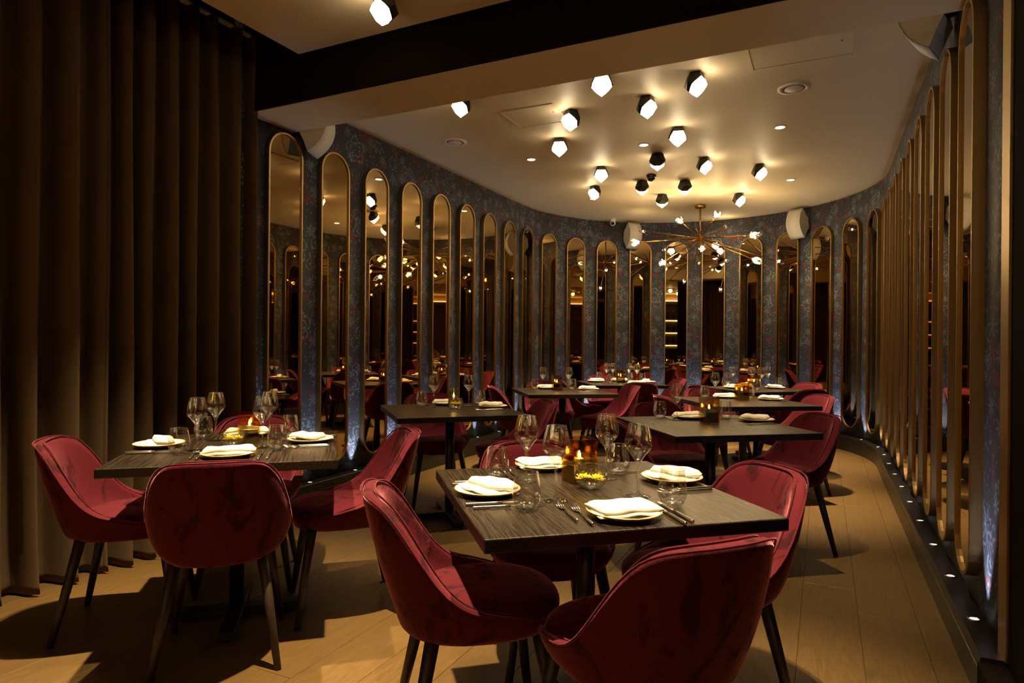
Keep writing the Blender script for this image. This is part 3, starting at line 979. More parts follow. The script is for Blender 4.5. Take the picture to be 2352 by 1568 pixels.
# ================================================================== CHAIRS
def smooth_interp(x, tab):
    if x <= tab[0][0]: return tab[0][1]
    for (a, va), (b, vb) in zip(tab[:-1], tab[1:]):
        if x <= b:
            t_ = (x - a) / (b - a)
            return va + (vb - va) * t_
    return tab[-1][1]
RIM = [(0, .800), (18, .799), (32, .791), (43, .768), (51, .726), (59, .660), (67, .592), (75, .542), (85, .508), (98, .485), (116, .467), (140, .455), (180, .448)]
KX = [(.385, .62), (.398, .72), (.415, .81), (.44, .88), (.48, .94), (.53, .975), (.60, 1.0), (.70, 1.0), (.80, .97)]
KY = [(.385, .84), (.398, .90), (.415, .935), (.44, .955), (.48, .97), (.53, .985), (.60, 1.0), (.70, 1.0), (.80, .99)]
def plan(a):
    s_, c_ = math.sin(a), math.cos(a)
    e = 0.80
    x = 0.268 * math.copysign(abs(s_) ** e, s_)
    y = -math.copysign(abs(c_) ** e, c_)
    y *= 0.248 if y < 0 else 0.258
    return x, y
def lean(z, a):
    w = max(0.0, math.cos(a * 0.5)) ** 1.5
    return -0.27 * max(0.0, z - 0.44) * w
def rim_z(a):
    d = abs(math.degrees(a))
    if d > 180: d = 360 - d
    # average neighbours to round the curve
    return (smooth_interp(max(0, d - 5), RIM) + 2 * smooth_interp(d, RIM) + smooth_interp(min(180, d + 5), RIM)) / 4
def shell_pt(a, z, inset=0.0):
    x, y = plan(a)
    l = math.hypot(x, y)
    q = inset / l
    return Vector((x * (smooth_interp(z, KX) - q), y * (smooth_interp(z, KY) - q) + lean(z, a), z))
def make_chair():
    root = empty('velvet_chair')
    N = 44
    angs = [-PI + 2 * PI * i / N for i in range(N)]
    rings = []
    zb = 0.388
    rings.append([Vector((plan(a)[0] * 0.28, plan(a)[1] * 0.28, zb - 0.004)) for a in angs])
    rings.append([shell_pt(a, zb) for a in angs])
    fr_ = (0.06, 0.16, 0.32, 0.52, 0.74, 0.93)
    for f in fr_:
        rings.append([shell_pt(a, zb + (rim_z(a) - zb) * f) for a in angs])
    th = lambda a: 0.046 if abs(a) < 1.9 else 0.040
    rings.append([shell_pt(a, rim_z(a) - 0.003, 0.004) for a in angs])
    rings.append([shell_pt(a, rim_z(a) + 0.004, th(a) * 0.45) for a in angs])
    rings.append([shell_pt(a, rim_z(a) - 0.003, th(a) * 0.92) for a in angs])
    for f in (0.9, 0.7, 0.48, 0.28):
        rings.append([shell_pt(a, 0.43 + (rim_z(a) - 0.43) * f, th(a) * (1.0 + 0.25 * (1 - f))) for a in angs])
    rings.append([shell_pt(a, 0.432, th(a) * 1.4) for a in angs])
    rings.append([Vector((plan(a)[0] * 0.25, plan(a)[1] * 0.25, 0.43)) for a in angs])
    vs = [p for r in rings for p in r]
    fs = []
    for r in range(len(rings) - 1):
        for i in range(N):
            j = (i + 1) % N
            fs.append((r * N + i, r * N + j, (r + 1) * N + j, (r + 1) * N + i))
    fs.append(tuple(range(N - 1, -1, -1))); fs.append(tuple(range((len(rings) - 1) * N, len(rings) * N)))
    sh = mesh_obj('backrest_shell', vs, fs, M['velvet'], root, True)
    m = sh.modifiers.new('sub', 'SUBSURF'); m.levels = 1; m.render_levels = 1
    # seat cushion
    N2 = 40
    angs2 = [-PI + 2 * PI * i / N2 for i in range(N2)]
    def seat_plan(a):
        x, y = plan(a)
        f = abs(a) / PI
        k = 0.80 + 0.20 * max(0.0, (f - 0.45) / 0.55) ** 0.8
        return x * k * (0.97 if f > 0.5 else 1.0), y * k
    srings = []
    for k, z in ((0.86, 0.425), (0.97, 0.436), (1.0, 0.455), (0.985, 0.474), (0.93, 0.487), (0.78, 0.495), (0.5, 0.499), (0.2, 0.500)):
        srings.append([Vector((seat_plan(a)[0] * k, seat_plan(a)[1] * k, z - 0.012 * max(0, -seat_plan(a)[1] / 0.25) * k)) for a in angs2])
    vs = [p for r in srings for p in r]
    fs = []
    for r in range(len(srings) - 1):
        for i in range(N2):
            j = (i + 1) % N2
            fs.append((r * N2 + i, r * N2 + j, (r + 1) * N2 + j, (r + 1) * N2 + i))
    fs.append(tuple(range(N2 - 1, -1, -1))); fs.append(tuple(range((len(srings) - 1) * N2, len(srings) * N2)))
    st_ = mesh_obj('seat', vs, fs, M['velvet'], root, True)
    m = st_.modifiers.new('sub', 'SUBSURF'); m.levels = 1; m.render_levels = 1
    # piping along both edges of the rim
    for ins in (0.003, 0.041):
        path = []
        for i in range(61):
            a = math.radians(-128 + 256 * i / 60)
            path.append(shell_pt(a, rim_z(a) - 0.001, ins) + Vector((0, 0, 0.0015)))
        tube_obj('piping', path, 0.0032, M['velvet'], sh, 6)
    for sx in (-1, 1):
        for sy in (-1, 1):
            tube_obj('leg', [(sx * 0.150, sy * 0.150 + 0.01, 0.41), (sx * 0.183, sy * 0.188 + 0.006, 0.20), (sx * 0.214, sy * 0.224, 0.0)], [0.0215, 0.0175, 0.0125], M['leg'], root, 14)
    return root
chair0 = make_chair()
SIDE_T = {'N': 'beam side of', 'F': 'chandelier side of', 'L': 'curtain side of', 'R': 'ledge side of'}
_ch = [0]
def chair(tk, side, dist=0.34, drot=0.0, slide=0.0, xy=None, rot=None, lab=None):
    (tx, ty), tr, nm = TABLES[tk]
    a = math.radians(tr)
    A = Vector((math.cos(a), math.sin(a))); B = Vector((-math.sin(a), math.cos(a)))
    out = {'N': -B, 'F': B, 'L': -A, 'R': A}[side]
    tan = {'N': A, 'F': A, 'L': B, 'R': B}[side]
    p = Vector((tx, ty)) + out * dist + tan * slide
    face = -out
    rz = math.atan2(face.y, face.x) - PI / 2 + math.radians(drot)
    if xy: p = Vector(xy)
    if rot is not None: rz = math.radians(rot)
    o = chair0 if _ch[0] == 0 else copy_tree(chair0)
    _ch[0] += 1
    o.location = (p.x, p.y, 0); o.rotation_euler = (0, 0, rz)
    tag(o, lab or ('crimson velvet dining chair, %s %s' % (SIDE_T[side], nm)), 'chair', 'crimson velvet dining chairs')
    return o
chair('T1', 'N', xy=(0.335, 1.655), rot=24)
chair('T1', 'L', xy=(-0.105, 1.93), rot=-78)
chair('T1', 'R', xy=(0.635, 2.135), rot=108)
chair('T1', 'F', 0.40)
chair('T2', 'N', xy=(-1.135, 2.520), rot=18)
chair('T2', 'L', 0.445, 1.5, 0.06)
chair('T2', 'R', 0.47, 6)
chair('T2', 'F', 0.44)
chair('T3', 'R', 0.46)
chair('T3', 'L', 0.335)
chair('T3', 'F', 0.50)
chair('T4', 'F', 0.46)
chair('T4', 'R', 0.45)
chair('T5', 'L', 0.40)
chair('T5', 'R', 0.44)
chair('T5', 'F', 0.48)
chair('T6', 'N', 0.42)
chair('T6', 'R', 0.46)
chair('T6', 'L', 0.46)
chair('T6', 'F', 0.48)
chair('T7', 'R', 0.42)
chair('T7', 'L', 0.42)
chair('T7', 'F', 0.48)
chair('T8', 'R', 0.44)
chair('T8', 'L', 0.46)
chair('T8', 'N', 0.48)

# ================================================================== TABLEWARE
TZ = 0.75
def table_phrase(tk): return TABLES[tk][2]
# --- wine glass
wine0 = empty('wine_glass')
lathe_obj('foot', [(0.0, 0.0), (0.036, 0.0), (0.0385, 0.0015), (0.036, 0.003), (0.018, 0.005), (0.007, 0.009), (0.0046, 0.016)], M['glass_base'], wine0, 28)
lathe_obj('stem', [(0.0046, 0.016), (0.0036, 0.03), (0.0035, 0.08), (0.0045, 0.097), (0.0085, 0.108), (0.0, 0.110)], M['glass_base'], wine0, 16)
wbowl = lathe_obj('bowl', [(0.0, 0.109), (0.0095, 0.110), (0.0155, 0.120), (0.0245, 0.133), (0.0345, 0.1445), (0.0405, 0.152), (0.0425, 0.160), (0.0420, 0.172), (0.0395, 0.190), (0.0355, 0.208), (0.0305, 0.226)], M['glass'], wine0, 32)
tube_obj('lip', [Vector((0.0305 * math.cos(2 * PI * i / 32), 0.0305 * math.sin(2 * PI * i / 32), 0.226)) for i in range(32)], 0.0009, M['glass_base'], wbowl, 6, True)
# --- tumbler
tumb0 = empty('water_tumbler')
tbody = lathe_obj('body', [(0.0, 0.010), (0.026, 0.010), (0.034, 0.016), (0.0405, 0.028), (0.0425, 0.042), (0.0410, 0.060), (0.0370, 0.085), (0.0335, 0.108)], M['glass'], tumb0, 32)
lathe_obj('base', [(0.0, 0.0), (0.022, 0.0), (0.027, 0.003), (0.0345, 0.0135), (0.030, 0.0105), (0.0, 0.009)], M['glass_base'], tumb0, 32)
tube_obj('lip', [Vector((0.0335 * math.cos(2 * PI * i / 32), 0.0335 * math.sin(2 * PI * i / 32), 0.108)) for i in range(32)], 0.0010, M['glass_base'], tbody, 6, True)
# --- plate
plate0 = empty('dinner_plate')
pbody = lathe_obj('plate_body', [(0.0, 0.0), (0.060, 0.0), (0.066, 0.003), (0.090, 0.009), (0.1025, 0.0165), (0.1035, 0.0180), (0.1005, 0.0185), (0.086, 0.0125), (0.066, 0.0075), (0.0, 0.0065)], M['plate'], plate0, 48)
tube_obj('rim', [Vector((0.1027 * math.cos(2 * PI * i / 56), 0.1027 * math.sin(2 * PI * i / 56), 0.0178 + 0.0003 * math.sin(i * 2.3))) for i in range(56)], 0.0021, M['rim'], pbody, 6, True)
# --- napkins
def napkin_mesh(name, layers, seed):
    """layers: list of (x0,x1,y0,y1,z,thick,rot,shear)"""
    rr = random.Random(seed)
    bm = bmesh.new()
    for (x0, x1, y0, y1, z, th, rot, sh) in layers:
        nx, ny = 14, 10
        p1, p2 = rr.uniform(0, 6), rr.uniform(0, 6)
        def surf(i, j, top):
            fx, fy = i / nx, j / ny
            x = x0 + (x1 - x0) * fx; y = y0 + (y1 - y0) * fy
            # round the folded corners
            ex = abs(2 * fx - 1); ey = abs(2 * fy - 1)
            x = (x0 + x1) / 2 + (x - (x0 + x1) / 2) * (1 - 0.05 * ey ** 4)
            y = (y0 + y1) / 2 + (y - (y0 + y1) / 2) * (1 - 0.06 * ex ** 4)
            x += sh * (fy - 0.5)
            wv = 0.0022 * math.sin(fx * 7 + p1) * math.sin(fy * 5 + p2) + 0.0012 * math.sin(fx * 15 + fy * 4 + p2)
            edge = (1 - max(ex, ey) ** 12)
            zz = z + wv + (th * (0.35 + 0.65 * edge) if top else 0.0)
            droop = -0.010 * max(0.0, ex - 0.8) * 5 * (0.5 if z > 0.012 else 0.0)
            c_, s_ = math.cos(rot), math.sin(rot)
            return bm.verts.new((x * c_ - y * s_, x * s_ + y * c_, zz + droop))
        T = [[surf(i, j, True) for j in range(ny + 1)] for i in range(nx + 1)]
        Bt = [[surf(i, j, False) for j in range(ny + 1)] for i in range(nx + 1)]
        for i in range(nx):
            for j in range(ny):
                bm.faces.new((T[i][j], T[i + 1][j], T[i + 1][j + 1], T[i][j + 1]))
                bm.faces.new((Bt[i][j], Bt[i][j + 1], Bt[i + 1][j + 1], Bt[i + 1][j]))
        for i in range(nx):
            bm.faces.new((T[i][0], Bt[i][0], Bt[i + 1][0], T[i + 1][0])); bm.faces.new((T[i][ny], T[i + 1][ny], Bt[i + 1][ny], Bt[i][ny]))
        for j in range(ny):
            bm.faces.new((T[0][j], T[0][j + 1], Bt[0][j + 1], Bt[0][j])); bm.faces.new((T[nx][j], Bt[nx][j], Bt[nx][j + 1], T[nx][j + 1]))
    o = bm_obj(name, bm, M['linen'], None, True)
    return o
nap_flat = napkin_mesh('folded_napkin', [(-0.095, 0.098, -0.062, 0.058, 0.0, 0.010, 0.0, 0.01), (-0.092, 0.094, -0.056, 0.060, 0.0105, 0.012, 0.03, -0.012)], 1)
nap_fold = napkin_mesh('folded_napkin', [(-0.088, 0.080, -0.056, 0.020, 0.0, 0.010, 0.0, 0.02), (-0.070, 0.084, -0.022, 0.052, 0.0095, 0.022, 0.10, 0.015)], 2)
nap_wave = napkin_mesh('folded_napkin', [(-0.105, 0.100, -0.036, 0.034, 0.0, 0.012, 0.0, 0.0), (-0.098, 0.104, -0.030, 0.036, 0.0125, 0.016, 0.05, 0.0)], 3)
NAP = {'flat': nap_flat, 'fold': nap_fold, 'wave': nap_wave}
NAPDESC = {'flat': 'white napkin folded flat', 'fold': 'white napkin folded double', 'wave': 'white napkin folded long'}
# --- cutlery
def make_fork():
    root = empty('table_fork')
    vs, fs = tube_verts([(0, -0.098, 0.006), (0, -0.096, 0.006), (0, -0.02, 0.0055), (0, 0.018, 0.0052), (0, 0.034, 0.0058)], [0.0036, 0.0040, 0.0036, 0.0026, 0.0024], 8)
    mesh_obj('handle', vs, fs, M['steel'], root, True)
    bm = bmesh.new()
    prof = [(0.030, 0.0028, 0.0055), (0.040, 0.0075, 0.0042), (0.050, 0.0108, 0.0032), (0.060, 0.0112, 0.0034)]
    prev = None
    for y, w, z in prof:
        cur_ = [bm.verts.new((-w, y, z + 0.0015)), bm.verts.new((0, y, z)), bm.verts.new((w, y, z + 0.0015)), bm.verts.new((w, y, z - 0.0004)), bm.verts.new((0, y, z - 0.0018)), bm.verts.new((-w, y, z - 0.0004))]
        if prev:
            for k in range(6): bm.faces.new((prev[k], prev[(k + 1) % 6], cur_[(k + 1) % 6], cur_[k]))
        else: bm.faces.new(cur_)
        prev = cur_
    bm.faces.new(list(reversed(prev)))
    hd_ = bm_obj('head', bm, M['steel'], root, True)
    for k in range(4):
        x = -0.0096 + 0.0064 * k
        vs, fs = tube_verts([(x, 0.058, 0.0040), (x * 0.99, 0.080, 0.0058), (x * 0.96, 0.097, 0.0098)], [0.0018, 0.0015, 0.0008], 6)
        mesh_obj('tine', vs, fs, M['steel'], hd_, True)
    return root
def make_knife():
    root = empty('table_knife')
    vs, fs = tube_verts([(0, -0.110, 0.0055), (0, -0.108, 0.0055), (0, -0.02, 0.0055), (0, 0.0, 0.0052)], [0.0044, 0.0050, 0.0046, 0.0040], 8)
    mesh_obj('handle', vs, fs, M['steel'], root, True)
    bm = bmesh.new()
    out = [(-0.003, 0.0), (0.0035, 0.0), (0.009, 0.02), (0.010, 0.075), (0.006, 0.100), (0.0, 0.110), (-0.004, 0.09), (-0.0045, 0.02)]
    a = [bm.verts.new((x, y, 0.0066)) for x, y in out]; b = [bm.verts.new((x, y, 0.0050)) for x, y in out]
    bm.faces.new(a); bm.faces.new(list(reversed(b)))
    for k in range(len(out)): bm.faces.new((a[k], a[(k + 1) % len(out)], b[(k + 1) % len(out)], b[k]))
    bm_obj('blade', bm, M['steel'], root)
    return root
fork0, knife0 = make_fork(), make_knife()
# --- candle box: amber panes over a smoked block, tea light inside
def make_candle_box():
    root = empty('candle_lantern')
    h, H, b = 0.045, 0.148, 0.066
    box('base_block', -h + 0.0045, h - 0.0045, -h + 0.0045, h - 0.0045, 0.001, b, M['smoke'], root, 0.002)
    for k in range(4):
        p = box('glass_pane', -h, h - 0.004, -h, -h + 0.0035, 0.0, H, M['amber'], root)
        p.rotation_euler = (0, 0, k * PI / 2)
    for k in range(4):
        e = box('pane_edge', -h, h, -h - 0.0002, -h + 0.0037, H, H + 0.0015, M['glass_base'], root)
        e.rotation_euler = (0, 0, k * PI / 2)
    return root
lantern0 = make_candle_box()
tea0 = empty('tea_light')
lathe_obj('cup', [(0.0, 0.0), (0.019, 0.0), (0.0195, 0.014), (0.0185, 0.014), (0.0185, 0.002), (0.0, 0.002)], M['steel'], tea0, 24)
lathe_obj('wax', [(0.0, 0.002), (0.018, 0.002), (0.018, 0.011), (0.0, 0.0115)], M['wax'], tea0, 24)
lathe_obj('flame', [(0.0, 0.014), (0.0042, 0.018), (0.0052, 0.023), (0.0036, 0.031), (0.0, 0.041)], M['flame'], tea0, 10)
# --- round amber jar
jar0 = empty('candle_jar')
lathe_obj('jar_wall', [(0.038, 0.0), (0.042, 0.003), (0.042, 0.128), (0.041, 0.131)], M['amber'], jar0, 32)
lathe_obj('jar_base', [(0.0, 0.001), (0.0395, 0.001), (0.0395, 0.055), (0.0, 0.055)], M['smoke'], jar0, 28)
tube_obj('jar_lip', [Vector((0.0415 * math.cos(2 * PI * i / 32), 0.0415 * math.sin(2 * PI * i / 32), 0.131)) for i in range(32)], 0.0012, M['glass_base'], jar0, 6, True)
# --- flower bowl
bowl0 = empty('glass_flower_bowl')
lathe_obj('bowl_wall', [(0.0, 0.002), (0.026, 0.002), (0.038, 0.010), (0.049, 0.024), (0.0545, 0.040), (0.0545, 0.052), (0.051, 0.066), (0.0465, 0.076)], M['glass'], bowl0, 36)
lathe_obj('bowl_base', [(0.0, 0.0), (0.024, 0.0), (0.030, 0.004), (0.0, 0.005)], M['glass_base'], bowl0, 28)
lathe_obj('water', [(0.0, 0.026), (0.0495, 0.026)], M['water'], bowl0, 32)
tube_obj('bowl_lip', [Vector((0.0465 * math.cos(2 * PI * i / 32), 0.0465 * math.sin(2 * PI * i / 32), 0.076)) for i in range(32)], 0.0011, M['glass_base'], bowl0, 6, True)
def make_flower(seed):
    rr = random.Random(seed)
    root = empty('chrysanthemum')
    bm = bmesh.new()
    for ring, (cnt_, el, ln_) in enumerate(((18, 0.10, 0.026), (16, 0.40, 0.023), (13, 0.80, 0.018), (8, 1.2, 0.012))):
        for k in range(cnt_):
            a = 2 * PI * k / cnt_ + rr.uniform(-0.1, 0.1) + ring * 0.2
            e = el + rr.uniform(-0.1, 0.12)
            d = Vector((math.cos(a) * math.cos(e), math.sin(a) * math.cos(e), math.sin(e)))
            sd = Vector((-math.sin(a), math.cos(a), 0)) * 0.0026
            up = d.cross(sd).normalized() * 0.0012
            o0 = Vector((0, 0, 0.004))
            l_ = ln_ * rr.uniform(0.85, 1.1)
            q = [o0 + d * 0.004 - sd * 0.5, o0 + d * l_ * 0.65 - sd, o0 + d * l_ + Vector((0, 0, 0.003)), o0 + d * l_ * 0.65 + sd, o0 + d * 0.004 + sd * 0.5]
            A_ = [bm.verts.new(p + up) for p in q]; B_ = [bm.verts.new(p - up) for p in q]
            bm.faces.new(A_); bm.faces.new(list(reversed(B_)))
            for j in range(5): bm.faces.new((A_[j], B_[j], B_[(j + 1) % 5], A_[(j + 1) % 5]))
    p = bm_obj('petals', bm, M['petal'], root); p['kind'] = 'stuff'
    tube_obj('stem', [(0, 0, 0.004), (0.002, 0.001, -0.020)], 0.0018, M['green'], root, 8)
    lathe_obj('calyx', [(0.0, -0.004), (0.006, -0.001), (0.007, 0.004), (0.0, 0.006)], M['green'], root, 12)
    return root
flower0 = make_flower(4)

_used = set()
def put(proto, x, y, z=TZ, rz=0.0, label='', cat='', group=None, scale=None, rx=0.0):
    o = copy_tree(proto) if proto.name in _used else proto
    _used.add(proto.name)
    o.location = (x, y, z); o.rotation_euler = (rx, 0, rz)
    if scale: o.scale = (scale,) * 3
    tag(o, label, cat, group)
    return o
SIDE_W = SIDE_T
def wine(tk, side, x, y): put(wine0, x, y, label='stemmed clear wine glass, %s %s' % (SIDE_W[side], table_phrase(tk)), cat='wine glass', group='wine glasses on the tables')
def tumbler(tk, side, x, y): put(tumb0, x, y, label='stemless clear water tumbler, %s %s' % (SIDE_W[side], table_phrase(tk)), cat='tumbler', group='water tumblers on the tables')
PLATES = {}
def setting(tk, side, x, y, style, nrot):
    PLATES[(tk, side)] = (x, y)
    put(plate0, x, y, rz=nrot, label='cream plate with toasted rim, %s %s' % (SIDE_W[side], table_phrase(tk)), cat='plate', group='plates on the tables')
    put(NAP[style], x, y, z=TZ + 0.0135, rz=math.radians(nrot), label='%s, %s %s' % (NAPDESC[style], SIDE_W[side], table_phrase(tk)), cat='napkin', group='napkins on the plates')
_cut = {}
def cutlery(tk, side, kind, x, y, rot, rx=0.0):
    o = put(fork0 if kind == 'fork' else knife0, x, y, rz=math.radians(rot), label='steel %s by the plate, %s %s' % (kind, SIDE_W[side], table_phrase(tk)), cat=kind, group='cutlery on the tables')
    pr_ = _cut.setdefault((tk, side, kind), [])
    pr_.append(o)
    if len(pr_) == 2:
        px, py = PLATES[(tk, side)]
        pr_.sort(key=lambda q: math.hypot(q.location.x - px, q.location.y - py))
        for q, w_ in zip(pr_, ('inner', 'outer')):
            q['label'] = '%s steel %s, %s %s' % (w_, kind, SIDE_W[side], table_phrase(tk))
def candle(tk, kind, x, y, rz=0.0):
    if kind == 'box':
        put(lantern0, x, y, rz=math.radians(rz), label='square amber candle lantern on ' + table_phrase(tk), cat='lantern', group='candle lanterns')
        put(tea0, x, y, z=TZ + 0.0665, label='lit tea light inside the lantern on ' + table_phrase(tk), cat='candle', group='tea lights')
    else:
        put(jar0, x, y, label='round amber glass candle jar on ' + table_phrase(tk), cat='lantern')
        put(tea0, x, y, z=TZ + 0.0555, label='lit tea light inside the round jar on ' + table_phrase(tk), cat='candle', group='tea lights')
def flowers(tk, x, y, spots):
    put(bowl0, x, y, label='glass bowl with yellow blooms on ' + table_phrase(tk), cat='bowl', group='flower bowls')
    for k, (dx, dy, rx, rz) in enumerate(spots):
        put(flower0, x + dx, y + dy, z=TZ + 0.029, rz=rz, rx=rx, label='yellow chrysanthemum floating in the bowl on ' + table_phrase(tk), cat='flower', group='floating chrysanthemums')

# --- T1
setting('T1', 'N', 0.314, 1.763, 'flat', 16)
setting('T1', 'L', -0.073, 2.010, 'fold', -52)
setting('T1', 'R', 0.562, 2.221, 'fold', -48)
setting('T1', 'F', 0.120, 2.420, 'flat', 12)
for a_ in (('L', 0.053, 2.18), ('N', 0.137, 1.925), ('F', 0.337, 2.24), ('R', 0.397, 1.985)): wine('T1', *a_)
for a_ in (('L', -0.049, 2.235), ('N', 0.046, 1.818), ('F', 0.391, 2.320), ('R', 0.476, 1.872)): tumbler('T1', *a_)
candle('T1', 'box', 0.236, 2.195, 24)
flowers('T1', 0.262, 2.082, [(-0.022, 0.006, -0.25, 0.4), (0.020, -0.004, 0.15, 2.0)])
cutlery('T1', 'N', 'fork', 0.158, 1.785, 12); cutlery('T1', 'N', 'fork', 0.198, 1.755, 10)
cutlery('T1', 'N', 'knife', 0.437, 1.78, 13); cutlery('T1', 'N', 'knife', 0.462, 1.80, 13)
cutlery('T1', 'L', 'knife', -0.025, 1.875, -76); cutlery('T1', 'L', 'knife', 0.000, 1.838, -76)
cutlery('T1', 'L', 'fork', -0.100, 2.135, -74); cutlery('T1', 'L', 'fork', -0.095, 2.165, -74)
cutlery('T1', 'R', 'fork', 0.573, 2.075, 106); cutlery('T1', 'R', 'fork', 0.560, 2.045, 106)
cutlery('T1', 'R', 'knife', 0.515, 2.365, 104)
cutlery('T1', 'F', 'knife', 0.000, 2.335, 196); cutlery('T1', 'F', 'knife', -0.020, 2.300, 196)
cutlery('T1', 'F', 'fork', 0.255, 2.445, 196)
# --- T2
setting('T2', 'L', -1.560, 2.822, 'fold', -60)
setting('T2', 'N', -1.154, 2.600, 'wave', 16)
setting('T2', 'R', -0.945, 3.000, 'fold', 150)
setting('T2', 'F', -1.310, 3.150, 'wave', 12)
for a_ in (('L', -1.350, 2.735), ('F', -1.394, 3.000), ('N', -1.102, 2.82), ('R', -1.168, 3.07)): wine('T2', *a_)
for a_ in (('L', -1.378, 2.640), ('F', -1.470, 3.04), ('N', -1.012, 2.755), ('R', -1.085, 3.12)): tumbler('T2', *a_)
candle('T2', 'box', -1.218, 2.960, 18)
flowers('T2', -1.245, 2.848, [(-0.020, 0.004, 0.1, 0.3), (0.022, 0.0, -0.1, 1.5)])
cutlery('T2', 'N', 'fork', -1.305, 2.615, 18); cutlery('T2', 'N', 'fork', -1.270, 2.600, 18)
cutlery('T2', 'N', 'knife', -1.035, 2.625, 17); cutlery('T2', 'N', 'knife', -1.005, 2.64, 17)
cutlery('T2', 'L', 'knife', -1.500, 2.675, -74); cutlery('T2', 'L', 'knife', -1.485, 2.65, -74)
cutlery('T2', 'R', 'fork', -0.930, 2.865, 106); cutlery('T2', 'R', 'fork', -0.915, 2.835, 106)
cutlery('T2', 'R', 'knife', -0.975, 3.135, 106)
# --- T3
setting('T3', 'F', 1.130, 4.055, 'wave', 12)
setting('T3', 'R', 1.515, 3.93, 'fold', 140)
wine('T3', 'F', 1.028, 3.948); tumbler('T3', 'F', 0.945, 4.05); tumbler('T3', 'R', 1.372, 4.08)
candle('T3', 'box', 1.208, 3.885, 12)
cutlery('T3', 'F', 'fork', 1.27, 4.06, 190); cutlery('T3', 'F', 'knife', 0.99, 4.05, 190)
cutlery('T3', 'R', 'fork', 1.47, 3.79, 100); cutlery('T3', 'R', 'fork', 1.48, 3.76, 100); cutlery('T3', 'R', 'knife', 1.45, 4.05, 100)
# --- T4
setting('T4', 'F', -0.49, 4.79, 'wave', 14)
setting('T4', 'R', -0.135, 4.60, 'fold', 150)
wine('T4', 'F', -0.566, 4.64); wine('T4', 'R', -0.317, 4.73); tumbler('T4', 'F', -0.662, 4.69); tumbler('T4', 'R', -0.233, 4.77)
candle('T4', 'jar', -0.423, 4.66); flowers('T4', -0.395, 4.500, [(-0.018, 0.0, 0.1, 0.0), (0.02, 0.004, -0.1, 1.0)])
cutlery('T4', 'R', 'fork', -0.16, 4.45, 108); cutlery('T4', 'R', 'fork', -0.15, 4.42, 108); cutlery('T4', 'F', 'knife', -0.63, 4.77, 198)
# --- T5
setting('T5', 'F', 0.36, 6.52, 'wave', 10)
setting('T5', 'R', 0.77, 6.36, 'fold', 150)
wine('T5', 'F', 0.313, 6.35); wine('T5', 'R', 0.572, 6.37); tumbler('T5', 'F', 0.236, 6.39); tumbler('T5', 'R', 0.615, 6.43)
candle('T5', 'box', 0.449, 6.31, 10)
cutlery('T5', 'R', 'fork', 0.75, 6.20, 100)
# --- T6
setting('T6', 'L', 1.02, 7.70, 'fold', -40); setting('T6', 'N', 1.44, 7.33, 'wave', 8); setting('T6', 'R', 1.62, 7.62, 'fold', 60); setting('T6', 'F', 1.33, 7.85, 'wave', 8)
wine('T6', 'L', 1.155, 7.72); wine('T6', 'F', 1.24, 7.80); wine('T6', 'R', 1.433, 7.76); wine('T6', 'N', 1.50, 7.62)
tumbler('T6', 'L', 1.08, 7.85); tumbler('T6', 'N', 1.153, 7.42); tumbler('T6', 'R', 1.60, 7.78); tumbler('T6', 'F', 1.46, 7.86)
candle('T6', 'box', 1.301, 7.60, 8)
cutlery('T6', 'N', 'fork', 1.30, 7.30, 8)
# --- T7
setting('T7', 'R', 2.20, 5.40, 'fold', 140); setting('T7', 'F', 1.88, 5.60, 'wave', 10)
wine('T7', 'F', 1.77, 5.53); wine('T7', 'R', 1.87, 5.50); tumbler('T7', 'F', 1.70, 5.60); tumbler('T7', 'R', 2.06, 5.50)
candle('T7', 'box', 1.955, 5.40, 10)
cutlery('T7', 'R', 'fork', 2.17, 5.24, 98); cutlery('T7', 'F', 'fork', 2.00, 5.62, 190)
# --- T8
setting('T8', 'R', 2.83, 6.83, 'wave', 100); setting('T8', 'F', 2.62, 7.08, 'fold', 20); setting('T8', 'L', 2.37, 6.80, 'fold', -30)
wine('T8', 'L', 2.40, 6.93); wine('T8', 'F', 2.60, 6.90); wine('T8', 'N', 2.66, 6.78); wine('T8', 'R', 2.82, 7.0)
tumbler('T8', 'L', 2.36, 7.02); tumbler('T8', 'N', 2.53, 6.56); tumbler('T8', 'R', 2.93, 6.98)
candle('T8', 'box', 2.56, 6.72, 20)

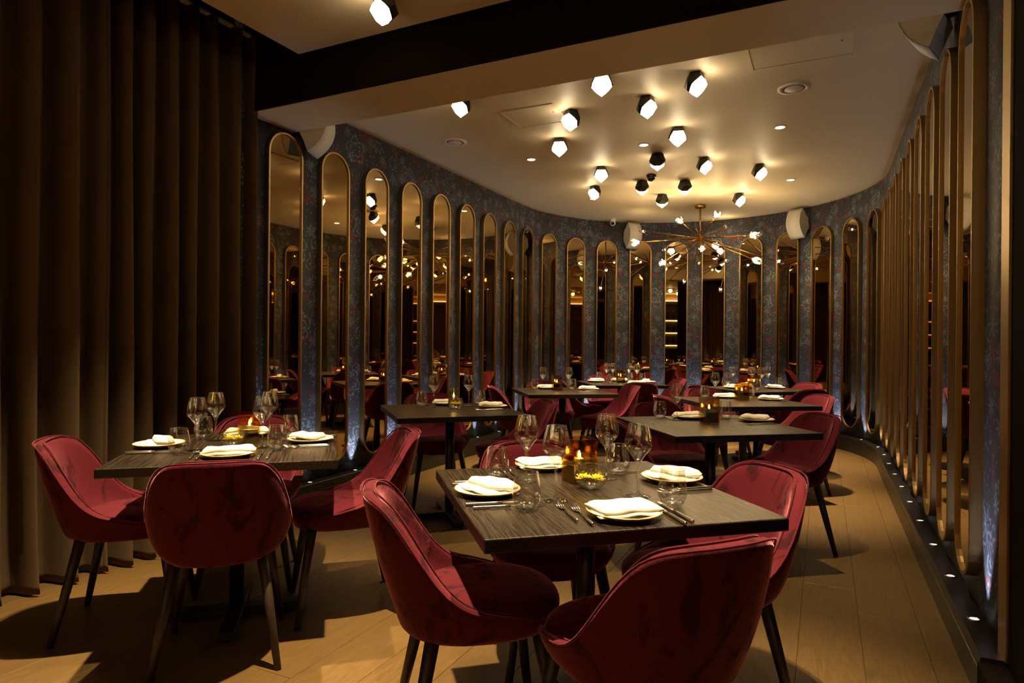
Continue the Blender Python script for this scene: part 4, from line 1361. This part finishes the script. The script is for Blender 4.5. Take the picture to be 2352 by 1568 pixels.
# ================================================================== BAR BEHIND THE CAMERA (seen in the mirrors)
bar = empty('bar_counter', W(1.5, V_REAR + 1.25, 0), ROOM_ROT)
tag(bar, 'dark wood bar counter at the rear wall', 'bar counter')
box('counter_body', -1.1, 1.1, -0.25, 0.22, 0.0, 1.02, M['darkpaint'], bar)
box('counter_top', -1.15, 1.15, -0.30, 0.30, 1.02, 1.06, M['barwood'], bar, 0.004)
for k in range(6): box('front_panel', -1.06 + k * 0.355, -0.74 + k * 0.355, 0.22, 0.235, 0.08, 0.94, M['barwood'], bar, 0.003)
for k, wd in enumerate(('lowest', 'middle', 'top')):
    shelf = empty('back_bar_shelf', W(1.5, V_REAR + 0.02, 1.15 + k * 0.45), ROOM_ROT)
    tag(shelf, 'lit wooden back bar shelf on the rear wall, %s of three' % wd, 'shelf', 'back bar shelves')
    box('shelf_board', -1.1, 1.1, 0.0, 0.24, 0.0, 0.03, M['barwood'], shelf, 0.002)
    box('light_strip', -1.06, 1.06, 0.006, 0.016, -0.03, 0.0, M['shelfglow'], shelf)
bot0 = empty('bar_bottle')
lathe_obj('bottle_body', [(0.0, 0.0), (0.036, 0.0), (0.038, 0.004), (0.038, 0.19), (0.030, 0.215), (0.014, 0.235), (0.013, 0.295), (0.0, 0.295)], M['bottle'], bot0, 16)
lathe_obj('cap', [(0.0, 0.295), (0.0145, 0.295), (0.0145, 0.315), (0.0, 0.315)], M['gold'], bot0, 12)
nb = 0
for k in range(3):
    for j in range(11):
        o = bot0 if nb == 0 else copy_tree(bot0)
        nb += 1
        p = W(1.5 - 1.0 + j * 0.2, V_REAR + 0.15, 1.18 + k * 0.45); o.location = p
        tag(o, 'dark green bottle on the %s back bar shelf' % ('lowest', 'middle', 'top')[k], 'bottle', 'bottles on the back bar')
# added unseen spotlights that light the bar for the mirrors
for k, u in enumerate((0.9, 2.1)):
    o = copy_tree(dl0); o.location = W(u, V_REAR + 1.0, 3.0)
    tag(o, 'added white round recessed spotlight above the bar counter, %s end' % ('curtain-facing' if k == 0 else 'far'), 'spotlight', 'recessed ceiling spotlights')
    L = bpy.data.objects.new('downlight_beam', spot); COL.objects.link(L); L.location = W(u, V_REAR + 1.0, 2.988)
# added glow strip, unseen source: brightens the rear ceiling for the mirrors
cove = empty('added_glow_strip', W(0.6, V_REAR + 0.005, 2.78), ROOM_ROT)
tag(cove, 'added warm glow strip high along the rear wall', 'light')
box('bulkhead', -3.4, 3.3, 0.0, 0.14, -0.16, -0.04, M['taupe'], cove)
box('light_strip', -3.3, 3.2, 0.02, 0.10, -0.04, -0.025, emission('added_cove_glow', (1.0, 0.68, 0.30), 28.0), cove)
